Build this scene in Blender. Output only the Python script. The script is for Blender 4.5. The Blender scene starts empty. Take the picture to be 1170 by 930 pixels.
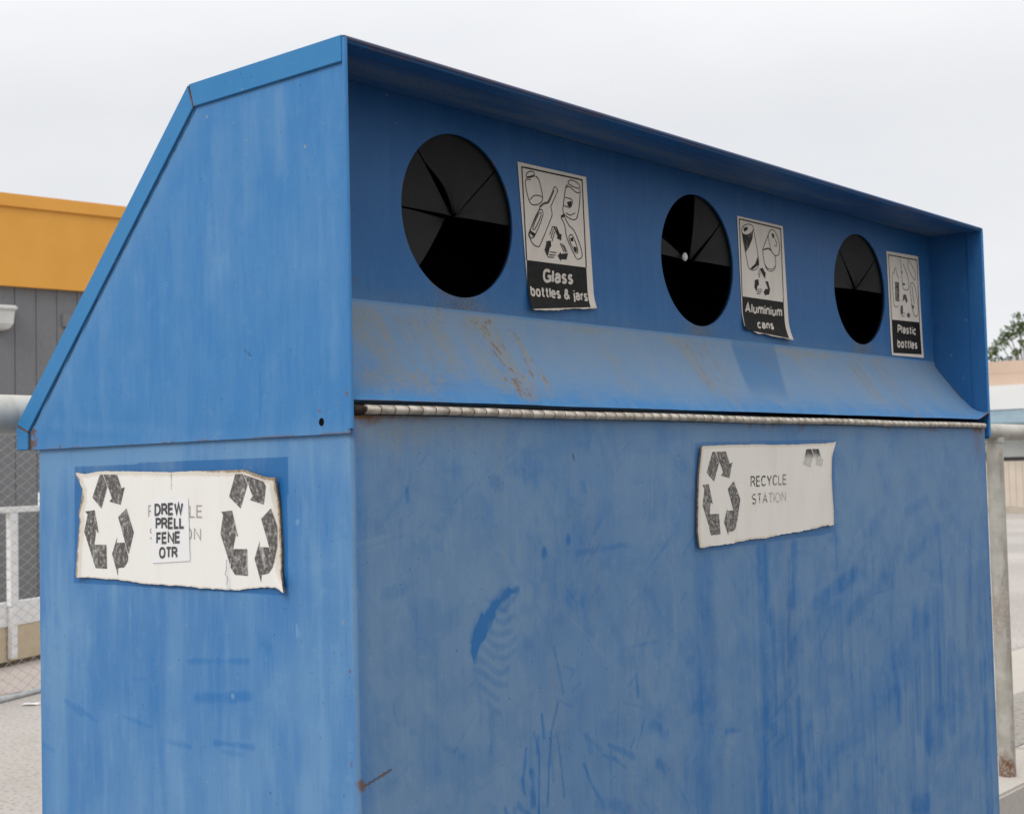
import bpy, bmesh, math, random
import numpy as np
from mathutils import Vector, Matrix

SC = bpy.context.scene
COL = SC.collection
random.seed(7)
ZO = 1.5636            # height of the hood's lower edge above the pavement

# ------------------------------------------------------------------ camera
cam = bpy.data.cameras.new('camera'); camo = bpy.data.objects.new('camera', cam); COL.objects.link(camo)
_r = Vector((0.64873599, -0.76064602, -0.02364834))
_d = Vector((0.02059518, 0.04861157, -0.99860540))
_f = Vector((0.76073481, 0.64734422, 0.04720171))
m = Matrix((( _r.x, -_d.x, -_f.x, -1.44107851), (_r.y, -_d.y, -_f.y, -1.54749621), (_r.z, -_d.z, -_f.z, 1.49799695), (0, 0, 0, 1)))
camo.matrix_world = m
cam.sensor_width = 36; cam.sensor_fit = 'HORIZONTAL'
cam.lens = 36 * 1587.03 / 1170
cam.clip_start = .05; cam.clip_end = 2000
cam.dof.use_dof = True; cam.dof.focus_distance = 2.75; cam.dof.aperture_fstop = 10
SC.camera = camo

# ------------------------------------------------------------------ sky, sun, exposure
SUN_EL, SUN_AZ = math.radians(46), math.radians(190)     # the direction the light comes from, azimuth from +X
sd = Vector((math.cos(SUN_EL) * math.cos(SUN_AZ), math.cos(SUN_EL) * math.sin(SUN_AZ), math.sin(SUN_EL)))
W = bpy.data.worlds.new('World'); SC.world = W; W.use_nodes = True
nt = W.node_tree; nt.nodes.clear()
def N(t, **k):
    n = nt.nodes.new(t)
    for a, b in k.items(): setattr(n, a, b)
    return n
sky = N('ShaderNodeTexSky', sky_type='NISHITA', sun_disc=False, sun_elevation=SUN_EL)
sky.sun_rotation = math.radians(90) - SUN_AZ
bg1 = N('ShaderNodeBackground'); bg1.inputs[1].default_value = .06
nt.links.new(sky.outputs[0], bg1.inputs[0])
tc = N('ShaderNodeTexCoord'); sep = N('ShaderNodeSeparateXYZ'); nt.links.new(tc.outputs['Generated'], sep.inputs[0])
mpn = N('ShaderNodeMapping'); mpn.inputs['Scale'].default_value = (1.2, 1.2, 3.5); nt.links.new(tc.outputs['Generated'], mpn.inputs[0])
nz = N('ShaderNodeTexNoise'); nz.inputs['Scale'].default_value = 2.2; nz.inputs['Detail'].default_value = 5; nz.inputs['Roughness'].default_value = .5
nt.links.new(mpn.outputs[0], nz.inputs['Vector'])
cr = N('ShaderNodeValToRGB'); e = cr.color_ramp.elements
e[0].position = .32; e[0].color = (.835, .85, .88, 1); e[1].position = .66; e[1].color = (.93, .935, .95, 1)
nt.links.new(nz.outputs['Fac'], cr.inputs[0])
mr = N('ShaderNodeMapRange'); mr.inputs[1].default_value = .25; mr.inputs[2].default_value = 1.0; mr.inputs[3].default_value = 1.0; mr.inputs[4].default_value = 2.0
nt.links.new(sep.outputs[2], mr.inputs[0])
bg2 = N('ShaderNodeBackground'); nt.links.new(cr.outputs[0], bg2.inputs[0]); nt.links.new(mr.outputs[0], bg2.inputs[1])
mx = N('ShaderNodeMixShader'); mx.inputs[0].default_value = .93
nt.links.new(bg1.outputs[0], mx.inputs[1]); nt.links.new(bg2.outputs[0], mx.inputs[2])
out = N('ShaderNodeOutputWorld'); nt.links.new(mx.outputs[0], out.inputs[0])
sl = bpy.data.lights.new('sun', 'SUN'); sl.energy = 1.4; sl.angle = math.radians(28); sl.color = (1, .96, .9)
so = bpy.data.objects.new('sun', sl); COL.objects.link(so); so.rotation_euler = sd.to_track_quat('Z', 'Y').to_euler(); so.location = sd * 30
SC.view_settings.view_transform = 'Standard'; SC.view_settings.look = 'None'; SC.view_settings.gamma = 1; SC.view_settings.exposure = 0
SC.render.engine = 'CYCLES'

# ------------------------------------------------------------------ traced outlines and wear, metres in the plane of the panel they lie on
ARROWS = [[[.6719,-.0512],[.6629,-.0513],[.6479,-.0736],[.668,-.1131],[.6959,-.0928]],[[.6605,-.0514],[.6172,-.0521],[.6034,-.0769],[.5932,-.0747],[.6071,-.1063],[.642,-.1005],[.6346,-.0944],[.6479,-.0713]],[[.7175,-.1181],[.6893,-.1158],[.6769,-.1576],[.685,-.1535],[.6974,-.2041],[.7206,-.1557],[.7109,-.1242]],[[.6912,-.1788],[.6534,-.1786],[.6521,-.2216],[.6878,-.2212],[.6958,-.2075]],[[.5884,-.1127],[.615,-.1281],[.5851,-.1915],[.5828,-.1937],[.5659,-.1553]],[[.6184,-.1638],[.6209,-.1745],[.5949,-.1737],[.5845,-.1983],[.5854,-.2061],[.5977,-.2177],[.617,-.2193],[.6172,-.2341],[.6356,-.1943]]]
ARROWS2 = [[[.2809,-.0571],[.2613,-.057],[.2482,-.0743],[.2686,-.1132],[.2978,-.094]],[[.2583,-.0587],[.2405,-.0621],[.204,-.0701],[.1977,-.0772],[.2078,-.107],[.2429,-.0998],[.2361,-.0937],[.2467,-.0731]],[[.3183,-.1187],[.2906,-.1168],[.2757,-.1596],[.2816,-.1568],[.2979,-.2052],[.3214,-.1553],[.3138,-.124]],[[.2913,-.1798],[.2529,-.1791],[.2516,-.2225],[.2854,-.2216],[.2965,-.21]],[[.1899,-.1131],[.2156,-.1299],[.1882,-.1933],[.1856,-.2025],[.1752,-.1722],[.1745,-.1422]],[[.2194,-.1648],[.2211,-.1753],[.1971,-.1754],[.1862,-.1983],[.1871,-.206],[.1985,-.2167],[.2166,-.22],[.218,-.2324],[.234,-.1943]]]
SIDE_T = [[.7452,-.0464],[.7178,-.0502],[.6703,-.0457],[.6205,-.0466],[.5314,-.049],[.4527,-.0513],[.3772,-.0504],[.3048,-.051],[.258,-.0508],[.224,-.0587],[.1906,-.0646],[.1729,-.0642]]
SIDE_R = [[.1729,-.0642],[.1695,-.104],[.1676,-.1395],[.1657,-.1749],[.1656,-.2138],[.1573,-.2312],[.1523,-.2458]]
SIDE_B = [[.7468,-.2405],[.6736,-.2403],[.5893,-.2416],[.5218,-.2453],[.4438,-.2446],[.3813,-.2462],[.3449,-.2467],[.2856,-.2464],[.2396,-.2419],[.2002,-.238],[.1727,-.2395],[.1523,-.2458]]
SIDE_L = [[.7452,-.0464],[.735,-.0603],[.7256,-.0769],[.7281,-.0976],[.736,-.1224],[.7332,-.1348],[.7399,-.1845],[.7468,-.2405]]
SIDE_GHOST = [[.761,-.0341],[.154,-.0326],[.1577,-.2514],[.7644,-.2514]]
SIDE_CARD = [[.511,-.0972],[.4042,-.0955],[.4014,-.2016],[.5079,-.2079]]
SIDE_TXT = {'DREW':[[.4997,-.1261],[.4173,-.1236],[.4993,-.1046]],
 'PRELL':[[.4969,-.1494],[.4153,-.1472],[.4965,-.1292]],
 'FENE':[[.4954,-.175],[.4259,-.172],[.495,-.1544]],
 'OTR':[[.4874,-.1993],[.4346,-.1974],[.487,-.1795]],
 'R':[[.5209,-.1285],[.3678,-.1288],[.5205,-.1073]],
 'S':[[.5177,-.1668],[.3723,-.1664],[.5173,-.1464]]}
FR_T = [[.9662,-.0214],[1.0364,-.0192],[1.1125,-.0182],[1.1917,-.0172],[1.274,-.0182],[1.3601,-.0172],[1.4271,-.0157],[1.4963,-.0145],[1.5239,-.0134],[1.5439,-.0107]]
FR_R = [[1.5439,-.0107],[1.5323,-.039],[1.5261,-.0914],[1.5273,-.1289],[1.5307,-.1702],[1.5296,-.2057]]
FR_B = [[.946,-.2253],[1.0246,-.2248],[1.1003,-.2222],[1.1658,-.2188],[1.2196,-.2198],[1.2753,-.2156],[1.3468,-.2138],[1.4211,-.2101],[1.4748,-.2059],[1.5296,-.2057]]
FR_L = [[.9662,-.0214],[.9587,-.0491],[.9509,-.0815],[.9453,-.13],[.9406,-.1944],[.946,-.2253]]
FR_GHOST = [[.9547,-.0131],[1.5588,-.0049],[1.5442,-.2251],[.9402,-.2363]]
FR_TXT = {'RECYCLE':[[1.1594,-.1081],[1.3136,-.1063],[1.1608,-.0851]],
 'STATION':[[1.1617,-.1454],[1.3097,-.1439],[1.1631,-.1229]]}
FR_ARROWS = [[[1.0097,-.0324],[1.0202,-.0324],[1.0344,-.0537],[1.0124,-.0931],[.9842,-.0749]],[[1.0245,-.0324],[1.0619,-.0319],[1.0756,-.0575],[1.0872,-.0542],[1.0726,-.0876],[1.039,-.0814],[1.0488,-.0749],[1.0357,-.0538]],[[.963,-.0996],[.9914,-.098],[1.0049,-.14],[.9966,-.1355],[.9855,-.1818],[.9608,-.1402],[.9716,-.108]],[[.9904,-.1598],[1.0271,-.1605],[1.0308,-.2026],[.994,-.2028],[.9865,-.1861]],[[1.09,-.094],[1.0649,-.1102],[1.0941,-.1748],[1.0976,-.1817],[1.1146,-.1334]],[[1.0614,-.1485],[1.0598,-.1555],[1.0864,-.1554],[1.0963,-.1817],[1.0931,-.1923],[1.0825,-.1985],[1.0635,-.1996],[1.0606,-.2061],[1.0459,-.1779]]]
FR_ARROWS2 = [[[1.4074,-.0281],[1.43,-.0274],[1.4418,-.044],[1.4234,-.0684],[1.3909,-.0619]],[[1.4353,-.0274],[1.4659,-.0275],[1.4781,-.0517],[1.4876,-.0491],[1.4785,-.0676],[1.4466,-.0625],[1.4545,-.0578],[1.4433,-.044]]]
S1 = {'outline':[[.5939,.5327],[.8118,.5348],[.829,.2655],[.6192,.2459]],
 'border':[[.6066,.5244],[.7976,.5267]],
 'black':[[.6143,.3439],[.8039,.3478],[.8093,.2705],[.6144,.2556]],
 'lines':[[[.619,.5112],[.628,.5182],[.6403,.5201],[.6444,.515],[.6347,.5106],[.6206,.5069],[.619,.5112]],[[.6204,.5024],[.616,.4973],[.6194,.4764],[.6292,.4575],[.6431,.4548],[.6593,.4604],[.6678,.4695],[.6662,.4829],[.6575,.5067],[.6471,.512]],[[.6198,.5046],[.6311,.5074],[.6453,.5122]],[[.6204,.5017],[.6327,.5035]],[[.6294,.4631],[.6403,.4725],[.6581,.4754],[.6658,.4726]],[[.7039,.4962],[.7077,.5002],[.7159,.4945],[.7135,.4883],[.6972,.4643],[.6932,.4569],[.6964,.4458],[.6923,.4338],[.6579,.3797],[.6488,.3741],[.6349,.3771],[.6248,.3895],[.6234,.3983],[.6551,.4451],[.659,.4547],[.6719,.4632],[.6828,.4658],[.6903,.4748],[.7019,.4925],[.7039,.4962]],[[.6552,.4462],[.668,.4388],[.6378,.391],[.6252,.3985],[.6552,.4462]],[[.656,.4406],[.6619,.4368],[.6413,.4071],[.6362,.411],[.656,.4406]],[[.659,.4524],[.6736,.4611],[.6845,.4642],[.6932,.4741],[.7048,.4918]],[[.7508,.5145],[.7586,.521],[.7775,.5196],[.7894,.513],[.7865,.5079],[.7713,.5081],[.7545,.5116],[.7508,.5145]],[[.7499,.5097],[.7429,.5041],[.7363,.4787],[.7316,.4549],[.7387,.4466],[.7516,.4424],[.7685,.4414],[.7783,.4492],[.787,.4762],[.7899,.5072]],[[.7429,.5029],[.7543,.5069],[.7766,.4983],[.788,.4999]],[[.7402,.4828],[.7626,.4811],[.7563,.4651],[.7358,.4659]],[[.7408,.4515],[.7556,.4487],[.771,.4553]],[[.7255,.4403],[.7275,.4451],[.735,.4473],[.7367,.4428],[.751,.4272],[.7657,.4196],[.78,.4002],[.7905,.3779],[.7893,.3672],[.7784,.3625],[.7709,.3641],[.753,.3855],[.7407,.405],[.7377,.4209],[.7326,.4319],[.7255,.4403]],[[.7501,.4061],[.7596,.4095],[.7721,.3923],[.7772,.3788],[.7713,.3735],[.7586,.3861],[.7498,.3991],[.7501,.4061]],[[.6972,.4195],[.6874,.4012]],[[.6995,.4141],[.6908,.3947]],[[.7041,.41],[.6942,.3894]],[[.6861,.3673],[.7079,.368]],[[.683,.3614],[.7047,.3624]],[[.6792,.3565],[.6994,.3577]],[[.7197,.3888],[.7319,.3717]],[[.7252,.3883],[.7375,.3722]],[[.7307,.3865],[.7413,.3726]]],
 'fills':[[[.6271,.4032],[.6427,.3983],[.6378,.391],[.6252,.3985]],[[.7454,.4742],[.7606,.4785],[.7582,.4654],[.7489,.4665]],[[.7537,.403],[.7613,.4046],[.7636,.3972],[.7553,.3962]],[[.7632,.3866],[.7737,.3854],[.7744,.3762],[.7669,.3777]],[[.7255,.4403],[.7268,.4444],[.735,.4466],[.7352,.4426]],[[.6983,.4201],[.71,.4204],[.7186,.4071],[.7249,.4067],[.7229,.3938],[.7091,.398],[.7129,.4007],[.7025,.4144]],[[.6761,.3874],[.6899,.39],[.6909,.3787],[.6864,.376],[.6816,.364],[.6785,.3569],[.67,.3696],[.6758,.3816]],[[.7106,.3625],[.7208,.3705],[.7218,.3671],[.7374,.3699],[.7442,.3706],[.7388,.3573],[.7221,.3568],[.7212,.3521]]],
 'text':[['Glass',[[.6612,.3043],[.7578,.3082],[.6623,.3322]]],['bottles & jars',[[.6203,.2737],[.8032,.2777],[.6211,.2957]]]]}
S2 = {'outline':[[1.3999,.5293],[1.6162,.5303],[1.6323,.2456],[1.4092,.2571]],
 'border':[[1.4094,.5228],[1.6048,.5223]],
 'black':[[1.4108,.3384],[1.6073,.3399],[1.6135,.2485],[1.4125,.2663]],
 'lines':[[[1.4184,.4967],[1.4236,.506],[1.4442,.5145],[1.4665,.5147],[1.4727,.5066],[1.4633,.4967],[1.4392,.4879],[1.4206,.4899],[1.4184,.4967]],[[1.4183,.4949],[1.4247,.4694],[1.436,.4356],[1.4445,.4102],[1.4611,.4058],[1.4818,.4103],[1.4929,.4238],[1.488,.4552],[1.4727,.5066]],[[1.5429,.5006],[1.5564,.5137],[1.5721,.5148],[1.5889,.4986],[1.5968,.4777],[1.5913,.459],[1.5787,.4522],[1.5578,.459],[1.5483,.476],[1.5429,.5006]],[[1.5742,.4933],[1.5829,.4834],[1.5802,.4759],[1.5697,.4784]],[[1.5429,.5006],[1.5199,.4693],[1.5137,.4579],[1.5207,.4265],[1.5338,.4135],[1.5527,.4117],[1.5694,.4188],[1.5755,.4356],[1.5716,.4533]],[[1.5159,.46],[1.5407,.4662],[1.5579,.4609]],[[1.516,.4614],[1.5408,.4676],[1.556,.4639]],[[1.5207,.4265],[1.5341,.4171],[1.5587,.4177],[1.572,.4262]],[[1.4941,.4097],[1.4877,.3949]],[[1.4986,.4048],[1.4929,.3901]],[[1.4821,.3608],[1.5049,.3628]],[[1.4818,.3555],[1.5024,.3565]],[[1.4781,.3509],[1.4973,.3518]]],
 'fills':[[[1.4267,.5029],[1.4438,.5085],[1.4467,.5018],[1.4296,.4945]],[[1.4205,.4882],[1.4459,.4887],[1.4703,.4992],[1.4657,.4811],[1.4474,.4579],[1.4333,.4458],[1.4261,.4696]],[[1.4511,.4084],[1.4757,.4221],[1.4892,.4411],[1.4921,.4219],[1.4751,.4132],[1.4612,.4072]],[[1.5587,.506],[1.57,.5055],[1.5722,.4949],[1.5623,.4956]],[[1.4956,.4116],[1.5097,.4165],[1.5195,.4068],[1.5242,.4055],[1.5205,.3908],[1.5119,.3972],[1.5022,.4069]],[[1.4719,.3829],[1.4885,.3861],[1.4904,.3721],[1.4827,.3697],[1.4784,.3552],[1.4688,.365]],[[1.5215,.3838],[1.5341,.3849],[1.5427,.366],[1.5343,.3653]],[[1.5115,.358],[1.5217,.366],[1.5427,.366],[1.537,.353],[1.5208,.3509],[1.5192,.348]]],
 'text':[['Aluminium',[[1.4198,.3005],[1.5968,.3018],[1.4213,.325]]],['cans',[[1.4715,.2659],[1.5498,.2674],[1.4727,.2864]]]]}
S3 = {'outline':[[2.197,.5305],[2.4062,.5368],[2.4184,.2401],[2.2067,.2381]],
 'border':[[2.2095,.5206],[2.3967,.5248]],
 'black':[[2.215,.3384],[2.3994,.343],[2.4048,.2496],[2.2168,.2445]],
 'lines':[[[2.2492,.4893],[2.2399,.4742],[2.2266,.4589],[2.2322,.3818]],[[2.2532,.4897],[2.2595,.469],[2.2708,.4594]],[[2.2322,.3818],[2.2437,.3756],[2.2561,.3801],[2.2598,.3768]],[[2.2839,.5177],[2.2893,.4861],[2.2939,.4436],[2.3011,.4318],[2.3216,.431],[2.3347,.44],[2.3292,.4719],[2.3106,.4953],[2.2991,.5049]],[[2.3329,.5155],[2.3352,.4941],[2.3625,.4714],[2.3761,.4636]],[[2.3294,.5223],[2.3533,.5103],[2.3807,.4876],[2.3812,.464]],[[2.357,.4564],[2.3431,.4408],[2.3454,.4193],[2.3543,.3768],[2.3736,.3583],[2.3914,.3686],[2.3904,.4049],[2.3769,.4437],[2.357,.4564]],[[2.2869,.3618],[2.3033,.3623]],[[2.2821,.3529],[2.3001,.3535]],[[2.356,.4455],[2.3616,.4134],[2.3699,.3924]]],
 'fills':[[[2.2457,.4482],[2.2699,.4486],[2.2677,.3934],[2.2435,.3933]],[[2.2849,.4821],[2.2971,.4815],[2.2924,.4739]],[[2.2943,.449],[2.3107,.4487],[2.3102,.4433],[2.2963,.4431]],[[2.3471,.3906],[2.3636,.3883],[2.3628,.3792],[2.3505,.3819]],[[2.2956,.4152],[2.3122,.4184],[2.323,.3995],[2.3141,.3917],[2.3029,.4051],[2.2896,.3933]],[[2.2764,.3816],[2.2889,.3844],[2.2899,.3684],[2.2822,.3536],[2.2733,.3636]],[[2.3138,.3594],[2.3225,.3654],[2.3389,.363],[2.333,.3529],[2.3189,.3519]]],
 'text':[['Plastic',[[2.2472,.3025],[2.3706,.3039],[2.2492,.3266]]],['bottles',[[2.2421,.2609],[2.3754,.2633],[2.2441,.2857]]]]}
FRONT_STROKES = [[[[.3841,-.266],[.3631,-.2688]],6.0223,1],[[[.3631,-.2688],[.3459,-.2705]],10.2379,1],[[[.3459,-.2705],[.3249,-.2887]],11.4423,1],[[[.3249,-.2887],[.3076,-.3047]],13.8512,1],[[[.3076,-.3047],[.2871,-.3224]],15.0557,1],[[[.2871,-.3224],[.2767,-.3408]],13.249,1],[[[.2767,-.3408],[.2709,-.3575]],9.6357,1],[[[.2709,-.3575],[.2743,-.373]],6.0223,1],[[[.3313,-.2981],[.3518,-.2977],[.3802,-.2756]],6,.5],[[[.3241,-.3106],[.3476,-.3195],[.3755,-.3088]],6,.5],[[[.3134,-.3294],[.3367,-.3384],[.3676,-.3349]],6,.5],[[[.3031,-.3392],[.3226,-.3545],[.3565,-.3582],[.3776,-.3471]],6,.5],[[[.2895,-.3509],[.3154,-.369],[.3454,-.3791],[.3733,-.369]],6,.5],[[[.2758,-.3667],[.3081,-.3857],[.3344,-.4021],[.3585,-.3962]],6,.5],[[[.2719,-.3878],[.2977,-.3997],[.3205,-.4157],[.3507,-.424]],6,.5],[[[.284,-.4153],[.3066,-.4313],[.3295,-.4454]],6,.5],[[[.3027,-.446],[.3123,-.4583],[.3321,-.4677]],6,.5],[[[.3108,-.4624],[.3099,-.5276]],6.6245,.45],[[[.4434,-.4884],[.4491,-.528]],2.71,.8],[[[.4207,-.5144],[.4336,-.5526],[.4282,-.6553]],3.0111,.8],[[[.4881,-.4743],[.4676,-.5218],[.4517,-.6464]],2.71,.85],[[[.4823,-.5241],[.4916,-.5716],[.5001,-.6375]],3.0111,.7],[[[.3986,-.5378],[.3882,-.5896],[.3922,-.6126]],3.6134,.7],[[[.4111,-.5803],[.4161,-.635]],6.0223,.8],[[[.4662,-.5581],[.4717,-.6047]],3.0111,.5],[[[.5594,-.5925],[.5811,-.634],[.6113,-.6729]],3.6134,.7],[[[.5995,-.6682],[.6883,-.6952]],9.0334,.5],[[[.6361,-.5697],[.7138,-.6054]],5.4201,.6],[[[.6152,-.5854],[.6553,-.5994],[.6876,-.622]],3.3123,.55],[[[.6401,-.5728],[.6395,-.6208]],3.6134,.5],[[[.7771,-.555],[.8182,-.5765]],9.0334,.55],[[[.7911,-.6301],[.8147,-.6442]],8.4312,.55],[[[.7153,-.5727],[.6974,-.5919]],2.4089,.5],[[[.7517,-.5362],[.723,-.5912]],2.1078,.4],[[[.7292,-.4635],[.732,-.4936]],3.9145,.6],[[[.7032,-.47],[.7296,-.4536]],3.0111,.4],[[[.4809,-.3741],[.4942,-.415],[.5037,-.4579]],3.0111,.55],[[[.5094,-.4122],[.5395,-.4228],[.5275,-.4331]],2.4089,.35],[[[.5342,-.4573],[.554,-.4458]],4.2156,.35],[[[.715,-.3998],[.8164,-.3982]],2.4089,.45],[[[.7544,-.3012],[.7282,-.3938]],1.5056,.35],[[[.8089,-.3669],[.8164,-.3982]],1.8067,.4],[[[.5189,-.2729],[.5485,-.3012]],2.4089,.3],[[[.6209,-.276],[.5958,-.2981]],2.71,.25],[[[.3399,-.6289],[.3463,-.639]],3.6134,.8],[[[.3742,-.6291],[.3979,-.6493]],4.2156,.7],[[[.3637,-.6314],[.3654,-.6428]],3.0111,.6],[[[.4311,-.5251],[.4265,-.5515]],4.2156,.6],[[[.6073,-.491],[.6174,-.5356]],1.8067,.3],[[[.6684,-.4947],[.6636,-.5621]],1.5056,.3],[[[.5694,-.5424],[.5799,-.5724]],4.8178,.4],[[[.6373,-.6348],[.6385,-.6974]],3.0111,.35],[[[.6778,-.6519],[.6845,-.6871]],3.6134,.3],[[[.9752,-.2265],[.9457,-.7587]],24,.45],[[[.951,-.2516],[.933,-.7561]],10,.35],[[[1.208,-.2451],[1.1982,-.8091]],16,.85],[[[1.2403,-.3839],[1.2274,-.7589]],12,.5],[[[1.3503,-.2415],[1.3336,-.3731]],9,.8],[[[1.3244,-.2752],[1.3051,-.5054]],6,.5],[[[1.5489,-.2072],[1.5457,-.3096]],6,.5],[[[1.6383,-.3243],[1.4297,-.3854]],12,.65],[[[1.8019,-.3487],[1.5989,-.4271]],11,.4],[[[1.5139,-.3887],[1.2256,-.4959]],20,.35],[[[1.9909,-.5315],[1.7205,-.6398],[1.4892,-.7278]],34,.4],[[[2.0426,-.4346],[1.9275,-.5357]],14,.4],[[[1.9662,-.4504],[1.9619,-.7401]],12,.55],[[[2.0288,-.4675],[2.0212,-.7941]],14,.7],[[[2.1083,-.4403],[2.0914,-.8056]],18,.75],[[[2.1763,-.5632],[2.1681,-.7716]],14,.6],[[[2.2411,-.6177],[2.2303,-.8516]],10,.4],[[[1.8766,-.5301],[1.852,-.7016]],10,.4],[[[2.1274,-.2326],[2.1397,-.4663]],5,.5],[[[1.2987,-.543],[1.3016,-.7918]],10,.5],[[[1.3429,-.5874],[1.3534,-.7823]],9,.5],[[[1.3906,-.6527],[1.4012,-.7912]],10,.4],[[[1.2521,-.6693],[1.2536,-.8202]],18,.4],[[[1.9191,-.9313],[1.9977,-.9355]],14,.7],[[[2.4067,-.7351],[2.4059,-1.0505]],10,.55],[[[2.3502,-.2424],[2.3143,-.4823]],8,.3],[[[1.9312,-.1904],[2.0672,-.1608]],8,.35],[[[1.9466,-.3144],[2.0348,-.2788]],9,.5],[[[1.8054,-.1857],[1.7054,-.2353]],10,.3],[[[1.4658,-.4647],[1.4725,-.6653]],22,.25],[[[1.0403,-.6099],[1.0952,-.6148]],4,.7],[[[.332,-.0767],[.3474,-.0889]],10,.6],[[[.4087,-.0615],[.4125,-.0843]],6,.5],[[[.4608,-.2054],[.4606,-.21]],7,.8],[[[.5315,-.1859],[.5313,-.1891]],6,.8],[[[.577,-.0878],[.579,-.1006]],7,.5],[[[.0573,-.1388],[.0607,-.1498]],10,.4],[[[.1067,-.1382],[.108,-.1602]],6,.35],[[[.1217,-.0892],[.1232,-.1058]],4,.5],[[[.1481,-.201],[.184,-.3431]],40,.12],[[[.556,-.2141],[.7051,-.2064]],5,.4],[[[.0693,-.2499],[.1272,-.2382]],9,.3],[[[.1442,-.3318],[.184,-.3431]],12,.3],[[[.1598,-.4783],[.1621,-.5336]],26,.4],[[[.1207,-.4653],[.2405,-.5249]],5,.3],[[[.4124,-.0889],[.3181,-.153]],30,.15],[[[.7755,-.2406],[.8282,-.3803]],40,.2],[[[1.1294,-.2814],[1.0987,-.7893]],30,.2],[[[1.6287,-.6271],[1.6307,-.8956]],30,.2]]
SIDE_STROKES = [[[[.4195,-.3718],[.2561,-.3605]],5,.6],[[[.3965,-.4317],[.2574,-.417]],10,.8],[[[.3608,-.433],[.2913,-.427]],6,.6],[[[.7977,-.4712],[.7395,-.4901]],6,.6],[[[.7538,-.4802],[.6914,-.5014]],5,.7],[[[.614,-.483],[.5144,-.4947]],4,.6],[[[.4969,-.5125],[.4151,-.5156]],5,.6],[[[.3506,-.5014],[.2482,-.4975]],5,.8],[[[.3276,-.5132],[.282,-.5138]],5,.6],[[[.8806,-.5611],[.838,-.5697]],5,.5],[[[.8252,-.3178],[.8046,-.3413]],12,.4],[[[.8412,-.373],[.7814,-.3757]],4,.35],[[[.2223,-.3302],[.2051,-.3361]],10,.35],[[[.5859,-.4142],[.4697,-.4127]],4,.3],[[[.1131,-.1945],[.1103,-.2488]],20,.25],[[[.5053,-.2945],[.507,-.641]],30,.35],[[[.6937,-.3034],[.6934,-.6198]],20,.3],[[[.3342,-.2865],[.3374,-.431]],25,.3],[[[.1618,-.484],[.1645,-.5933]],40,.4],[[[.0947,-.2752],[.094,-.4097]],30,.2]]
HOOD_STROKES = [[[[.2975,.4999],[.302,.2947]],26,.8],[[[.2281,.5312],[.2318,.3728]],20,.6],[[[.1509,.5451],[.1536,.4323]],18,.7],[[[.0904,.4359],[.0904,.27]],30,.45],[[[.4197,.4146],[.4228,.2634]],16,.6],[[[.3355,.3727],[.3384,.2398]],14,.55],[[[.0466,.5522],[.0464,.4012]],16,.4],[[[.0322,.331],[.0342,.1015]],14,.5],[[[.6475,.2227],[.6558,.0634]],14,.45],[[[.7638,.1341],[.7656,.0194]],16,.6],[[[.5376,.291],[.5452,.167]],16,.4],[[[.2053,.0847],[.2026,.0141]],40,.3],[[[.4897,.0709],[.4858,.0097]],50,.3],[[[.8251,.0463],[.4402,.0202]],10,.5]]
PROF = [[.1642,.2236],[.1384,.1933],[.1054,.15],[.0776,.1177],[.0598,.1015],[.0422,.0853],[.0245,.0744]]
SWOOSH = [(0.4034,-0.2593),(0.3841,-0.266),(0.3634,-0.2617),(0.3461,-0.2648),(0.3403,-0.2745),(0.3253,-0.2777),(0.3149,-0.2878),(0.3034,-0.2912),(0.2979,-0.2972),(0.286,-0.2992),(0.2809,-0.313),(0.2696,-0.3206),(0.2678,-0.3334),(0.2624,-0.3414),(0.263,-0.3609),(0.2658,-0.3742),(0.2755,-0.3775),(0.2792,-0.3628),(0.2895,-0.3509),(0.3031,-0.3401),(0.3169,-0.3253),(0.3241,-0.3106),(0.335,-0.2896),(0.3593,-0.2783),(0.3875,-0.2694)]

# ------------------------------------------------------------------ noise for wear maps
def _hash(i, j, s):
    n = (i * 374761393 + j * 668265263 + s * 1442695041) & 0xffffffff
    n = ((n ^ (n >> 13)) * 1274126177) & 0xffffffff
    return ((n ^ (n >> 16)) & 0xffff) / 65535.0
def vnoise(x, y, s=0):
    x = np.asarray(x, float); y = np.asarray(y, float)
    xi = np.floor(x).astype(np.int64); yi = np.floor(y).astype(np.int64); fx = x - xi; fy = y - yi
    fx = fx * fx * (3 - 2 * fx); fy = fy * fy * (3 - 2 * fy)
    a = _hash(xi, yi, s); b = _hash(xi + 1, yi, s); c = _hash(xi, yi + 1, s); d = _hash(xi + 1, yi + 1, s)
    return (a * (1 - fx) + b * fx) * (1 - fy) + (c * (1 - fx) + d * fx) * fy
def fbm(x, y, s=0, o=4):
    t = 0; a = .5
    for k in range(o):
        t = t + a * vnoise(x * 2 ** k, y * 2 ** k, s + k * 17); a *= .5
    return t / (1 - .5 ** o)
def sm(a, b, x):
    t = np.clip((x - a) / (b - a), 0, 1); return t * t * (3 - 2 * t)
def segdist(X, Y, a, b):
    ax, ay = a; bx, by = b; dx, dy = bx - ax, by - ay
    t = np.clip(((X - ax) * dx + (Y - ay) * dy) / max(1e-12, dx * dx + dy * dy), 0, 1)
    return np.hypot(X - ax - t * dx, Y - ay - t * dy), t
def stroke(X, Y, pts, w, soft=.5, rag=.0, seed=0):
    d = np.full(X.shape, 9.)
    for a, b in zip(pts[:-1], pts[1:]): d = np.minimum(d, segdist(X, Y, a, b)[0])
    if rag: d = d + (fbm(X / .012, Y / .03, seed) - .5) * rag
    return 1 - sm(w * .5 * (1 - soft), w * .5 * (1 + soft), d)
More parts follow.
